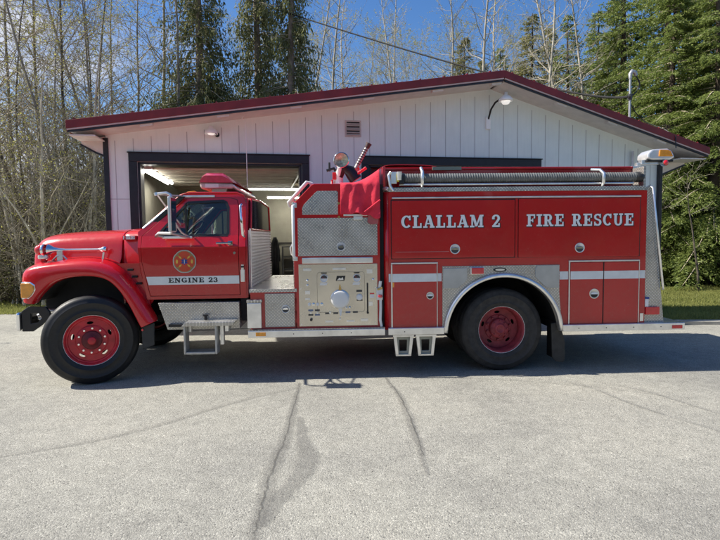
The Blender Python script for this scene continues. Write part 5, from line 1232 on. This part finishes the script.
def place(kind, meshes, mats, x, y, rz, s, label, cat, group, sz=None, names=('trunk', 'branches', 'leaves')):
    o = empty(kind, (x, y, 0 if y < 9 else -.02), rz); o.scale = (s, s, sz or s); tag(o, label, cat, group)
    for me, mt, nm in zip(meshes, mats, names):
        if me is None: continue
        if not me.materials: me.materials.append(mt)
        c = bpy.data.objects.new(nm, me); COL.objects.link(c); c.parent = o
        c.material_slots[0].link = 'OBJECT'; c.material_slots[0].material = mt
    return o
def X_(px, y): return (px-360)/520*y
rnd = random.Random(11)
# conifers on the right, largest and nearest
firA = conifer_proto(1, 15, 3.4, .30, 44, .13); firB = conifer_proto(2, 12, 3.0, .42, 56, .105, gap=.24, base=.02); firC = conifer_proto(5, 16, 3.2, .25, 28, .16, gap=.34)
NM = ('trunk', 'branches', 'foliage')
GF = 'tall green fir trees on the right behind the station'
for pr_, px, y, rz, s, lab in [
  (firB, 712, 17.2, .3, .95, 'young fir with drooping bright green sprays sweeping to the lawn behind the black downpipe'),
  (firB, 790, 18.0, 2.3, 1.1, 'fir at the right picture edge behind the lawn with low green boughs'),
  (firA, 662, 21.5, 1.1, 1.05, 'tall fir rising directly behind the power mast on the roof'),
  (firA, 736, 21.5, 4.0, 1.1, 'tall dense fir filling the upper right corner'),
  (firC, 620, 25.5, .6, 1.0, 'fir standing left of the power mast with sky on its left side'),
  (firC, 700, 27., 2.9, 1.12, 'tallest background fir seen between the mast and the right edge'),
  (firB, 668, 18.2, 4.4, .9, 'shorter fir whose boughs show just above the right eave'),
  (firA, 760, 27., 5.0, 1.1, 'distant fir at the far right edge')]:
    place('fir_tree', pr_, (BARKD, TWIG, FIR), X_(px, y), y, rz, s, lab, 'tree', GF, names=NM)
# drooping cedars over the left half of the roof
ced = conifer_proto(8, 18, 3.3, .55, 26, .15, gap=.34, base=.10, hang=.9); ced2 = conifer_proto(9, 18, 2.7, .6, 24, .16, gap=.38, base=.12, hang=1.0)
GC = 'dark drooping cedars behind the left roof slope'
for pr_, px, y, rz, s, lab in [(ced, 205, 23., .4, 1.0, 'dark cedar with hanging foliage above the left wall lamp'), (ced2, 262, 24.5, 2.0, 1.0, 'dark cedar whose trunk stands behind the roof right of the other cedar'), (ced2, 296, 23., 4.1, .92, 'slimmer cedar on the right side of the cedar group')]:
    place('cedar_tree', pr_, (BARKG, TWIG, FIRD), X_(px, y), y, rz, s, lab, 'tree', GC, names=NM)
# smaller firs above the ridge
sm1 = conifer_proto(21, 14, 3.3, .25, 24, .16, gap=.36)
GS = 'smaller conifers showing above the roof ridge'
for px, y, s, mt_, lab in [(464, 33., 1.0, FIRY, 'yellowish conifer above the roof just left of the ridge'), (530, 31., 1.04, FIRY, 'olive conifer behind the roof just right of the ridge'), (566, 29., .97, FIR, 'green conifer standing between the ridge and the tall firs'), (594, 32., 1.08, FIR, 'green conifer at the left foot of the tall firs'), (500, 35., 1.0, FIR, 'small distant conifer directly behind the ridge'),
   (548, 36., 1.12, FIRY, 'far olive conifer between the two nearer ones right of the ridge'), (482, 38., 1.02, FIRY, 'low yellowish conifer between the ridge and the bright straight alder'), (612, 30., 1.1, FIR, 'green conifer merging into the left edge of the tall firs'), (430, 38., .9, FIRY, 'low distant conifer left of the yellowish one')]:
    place('conifer', sm1, (BARKD, TWIG, mt_), X_(px, y), y, px*.1, s, lab, 'tree', GS, names=NM)
# leafless alders
al4 = bare_proto(36, 15, .065, .20, 3.2, 90, 1.8, .06, fine=1.1)
al1 = bare_proto(31, 17, .13, .22, 3.6, 44, 1.2, .075, fine=.9); al2 = bare_proto(32, 16, .11, .28, 3.0, 40, 1.0, .07, fine=.9); al3 = bare_proto(33, 15, .085, .15, 3.0, 60, 1.6, .06, fine=1.15); al5 = bare_proto(37, 15, .075, .10, 3.0, 64, 1.6, .06, fine=1.15, stems=2)
th1 = bare_proto(41, 9, .075, .10, 2.6, 30, 1.6, .075, stems=3, fine=.9)
GA = 'slender pale bare alders behind the roof'
for i, (pr_, px, y, rz, s, lab) in enumerate([
  (al1, 292, 30., 0, 1.0, 'bare alder just right of the cedars'), (al2, 325, 27., 1.2, 1.0, 'bare alder above the gable vent'), (al1, 362, 29., 2.2, .95, 'bare alder right of the one above the gable vent'),
  (al2, 388, 31., 3.0, 1.08, 'pale alder stem in the middle of the sky'), (al2, 402, 27.5, 4.1, .95, 'pale forked alder just right of the picture middle'), (al1, 440, 32., 5.0, 1.0, 'bare alder left of the bright straight stem'),
  (al2, 474, 24., .7, 1.0, 'tall straight bright alder stem left of the ridge'), (al1, 512, 28., 1.9, 1.0, 'alder stem standing behind the ridge'), (al2, 541, 23.5, 2.7, 1.0, 'tall straight white alder stem right of the ridge'),
  (al1, 568, 27., 3.6, 1.0, 'bare alder in front of the green conifers'), (al2, 596, 25., 4.6, .98, 'white alder stem at the left edge of the tall firs'), (al1, 156, 25., 5.5, 1.0, 'tall bare alder in the blue gap left of the cedars')]):
    place('alder_tree', pr_, (BARKL, TWIGL, BUD), X_(px, y), y, rz, s, lab, 'tree', GA)
for i, px in enumerate((252, 300, 332, 358, 384, 412, 444, 470, 510, 538, 572, 604)):
    place('alder_tree', al4, (BARK, TWIG, BUD), X_(px, 41.), 41. + (i % 3), i*2.3, 1.2, 'thin bare alder in the hazy farthest row of trees over the roof', 'tree', 'hazy farthest row of bare alders')
GL_ = 'budding bare trees at the left edge'
labs = ['budding tree at the far left picture edge', 'dark-stemmed budding tree at the left edge behind the lawn strip', 'leaning grey tree behind the fire engine hood', 'budding tree with twin stems above the hood', 'bare tree near the left corner of the roof',
  'budding tree just left of the roof corner', 'tall bare tree rising over the left roof corner', 'thin grey tree between the left edge and the roof corner', 'budding tree behind the left eave', 'bare tree showing above the left end of the roof', 'grey tree farthest left in the second row', 'pale stem in the second row behind the hood', 'bare tree in the back row over the left eave']
for i, (pr_, px, y, s) in enumerate([(al3, 4, 16.5, .95), (al5, 36, 15.5, .85), (al5, 18, 18.5, .95), (al3, 62, 17.5, .9), (al5, 84, 20., 1.0), (al3, 100, 17.8, .85), (al5, 118, 21.5, 1.05), (al3, 48, 21., 1.05), (al3, 136, 22., .95), (al1, 172, 23., .85), (al3, -20, 20., 1.1), (al5, 76, 15.8, .8), (al3, 118, 26., 1.1)]):
    place('budding_tree', pr_, (BARKT if i in (1, 3, 4, 7, 10) else BARK, TWIG, BUD), X_(px, y), y, i*1.3, s, labs[i], 'tree', GL_)
for i, (px, y, lab) in enumerate([(236, 33., 'thin bare tree between the two left cedars'), (280, 35., 'thin back-row alder close to the cedar trunks'), (308, 34., 'fine-twigged alder in the gap right of the cedars'), (343, 33., 'thin back-row alder above the space right of the vent'), (372, 35., 'hazy fine-twigged alder beyond the deck gun'), (418, 33.5, 'fine-twigged alder between the middle and the yellowish conifer'),
  (430, 36., 'back-row alder with fine brown twigs left of the yellowish conifer'), (455, 34., 'thin alder rising out of the yellowish conifer'), (488, 33., 'thin alder just left of the roof peak'), (527, 35., 'thin alder rising out of the olive conifer'), (555, 33.5, 'fine-twigged alder right of the olive conifer'), (582, 34., 'thin alder between the green conifers')]):
    place('alder_tree', al4, (BARKL if i % 2 else BARK, TWIG, BUD), X_(px, y), y, i*1.7, 1.0, lab, 'tree', 'thin alders in the far row behind the roof')
# thicket at the left
labs = ['tangled thicket stems at the far left edge of the lawn', 'twiggy shrub right behind the amber turn signal', 'twiggy shrub behind the front of the hood', 'tall tangled shrub behind the hood top', 'shrub leaning against the black corner post', 'budding shrub under the left eave', 'tall shrub in the second row at the far left', 'tall shrub in the second row behind the hood', 'tall shrub in the second row beside the eave']
for i, (px, y, s) in enumerate([(-4, 14.8, .50), (24, 14.6, .46), (48, 14.4, .52), (72, 14.7, .50), (92, 15.2, .52), (106, 15.8, .55), (10, 17.5, .7), (54, 17.2, .72), (92, 18., .7)]):
    place('thicket_shrub', th1, (BARKT if i % 2 else BARK, TWIGD, IVY if i % 2 else BUD), X_(px, y), y, i*.9+.3, s, labs[i], 'shrub', 'twiggy shrubs left of the station')
th2 = bare_proto(44, 7.5, .075, .15, 2.4, 22, .5, .06, stems=4, fine=.8)
labs2 = ['pale bare shrub at the far left edge in front of the brambles', 'pale bare shrub in front of the brambles just left of the amber turn signal', 'pale arching shrub in front of the brambles over the hood front', 'pale bare shrub in front of the brambles over the hood middle', 'pale bare shrub nearest the black corner post', 'thick-stemmed pale shrub under the left eave end']
for i, (px, y, s) in enumerate([(8, 14.0, .8), (28, 13.7, .75), (50, 13.9, .85), (70, 13.8, .8), (90, 14.4, .85), (100, 15.0, .95)]):
    place('bare_shrub', th2, (BARKS, TWIGS, BUD), X_(px, y), y, i*2.1+.3, s, labs2[i], 'shrub', 'pale bare shrubs in front of the thicket')
bu = bush_proto(51, 1.3, 2.6, 90, 7, .07)
labs = ['low bramble at the far left behind the grass strip', 'bramble behind the front bumper', 'bramble behind the middle of the hood', 'bramble beside the black corner post', 'taller leafy bush in the back row at the far left', 'taller leafy bush in the back row behind the hood', 'taller leafy bush in the back row next to the station corner', 'leafy bush in the deep back row at the left edge', 'leafy bush in the deep back row by the station']
for i, (px, y, s, z_) in enumerate([(2, 14.9, .75, .8), (34, 14.7, .8, .75), (66, 14.9, .85, .9), (98, 15.4, .9, 1.0), (14, 17., 1.2, 1.35), (52, 17.5, 1.25, 1.5), (92, 18., 1.25, 1.5), (20, 20.5, 1.6, 1.9), (84, 21., 1.6, 1.9)]):
    place('bramble_bush', bu, (TWIGD, None, IVY), X_(px, y), y, i*1.1, s, labs[i], 'bush', 'leafy bushes left of the station', sz=z_, names=('stems', '', 'leaves'))
# fallen pale branches leaning in the firs on the right
sn = bare_proto(61, 3.7, .04, .62, 1.7, 9, 0, .05, fine=.7)
o = place('dead_tree', sn, (BARKT, TWIGL, BUD), X_(700, 15.4), 15.4, .4, 1.0, 'pale leafless dead tree tangled in front of the firs beside the station', 'tree', None)
# far wood closing the view at the horizon
rng = np.random.default_rng(77); fw = Veg()
N = 70000; xs = rng.uniform(-75, 75, N); ys = 38 + rng.uniform(0, 9, N) + .003*xs**2; hh = 4.2 + 2.2*np.sin(xs*.21)+1.4*np.sin(xs*.53+1)+1.*np.sin(xs*1.3); zs = rng.uniform(0, 1, N)**.8*np.maximum(hh, 2.)
fw.leaves(np.stack([xs, ys, zs], 1), rng.normal(size=(N, 3)), rng.uniform(.25, .6, N), .28, rng)
o = bpy.data.objects.new('far_wood', fw.mesh('far_wood', 'leaf')); COL.objects.link(o); o.data.materials.append(leafmat('far_wood_leaves', (.015,.017,.010), (.07,.065,.035))); tag(o, 'distant wood of twiggy brush closing the view behind the station', 'wood', kind='stuff')
# wood across the road behind the viewer
fw = Veg(); N = 60000; an = rng.uniform(math.pi*1.0, math.pi*2.0, N); rr_ = 34+rng.uniform(0, 6, N); zs = rng.uniform(0, 1, N)*(7+2.5*np.sin(an*23)+1.5*np.sin(an*57)); taper = np.ones(N)
keep = ~((an < math.pi*1.12) & (zs > 5)); P_ = np.stack([np.cos(an)*rr_, np.sin(an)*rr_, zs], 1)[keep]
fw.leaves(P_, rng.normal(size=P_.shape), 1.1, .8, rng)
o = bpy.data.objects.new('roadside_wood', fw.mesh('roadside_wood', 'leaf')); COL.objects.link(o); o.data.materials.append(FIRD); tag(o, 'conifer wood across the yard, opposite the station', 'wood', kind='stuff')
# grass: lawn blades on both sides
def blades(name, x0, x1, y0, y1, n, lab, test):
    rng = np.random.default_rng(n); v = Veg(); x = rng.uniform(x0, x1, n); y = rng.uniform(y0, y1, n); k = test(x, y); x, y = x[k], y[k]
    h = .03+.05*rng.random(len(x))*(1+.8*np.sin(x*2.1)*np.sin(y*3.7)); D = rng.normal(size=(len(x), 3))*.35; D[:, 2] = 1
    v.leaves(np.stack([x, y, np.full(len(x), -.03)], 1), D, h+.03, .014, rng)
    o = bpy.data.objects.new(name, v.mesh(name, 'leaf')); COL.objects.link(o); o.data.materials.append(GRS); tag(o, lab, 'grass', kind='stuff')
GRS = leafmat('lawn_grass', (.17,.20,.05), (.42,.42,.14), .5)
blades('grass', 5.65, 13.5, 9.4, 16.5, 120000, 'sunlit lawn grass right of the station', lambda x, y: (y > 9.95-.10*np.maximum(0, x-6.6)) & ((x > 6.62) | (y < 11.1)))
blades('grass', -16, -6.5, 12.0, 16.0, 70000, 'strip of bright grass at the left edge of the yard', lambda x, y: y > 12.1)
place('thicket_shrub', th1, (BARK, TWIG, BUD), -9.6, 8.75, 1.0, .47, 'twiggy shrub outside the left edge whose shadow falls across the asphalt before the bumper', 'shrub', 'twiggy shrubs left of the station')
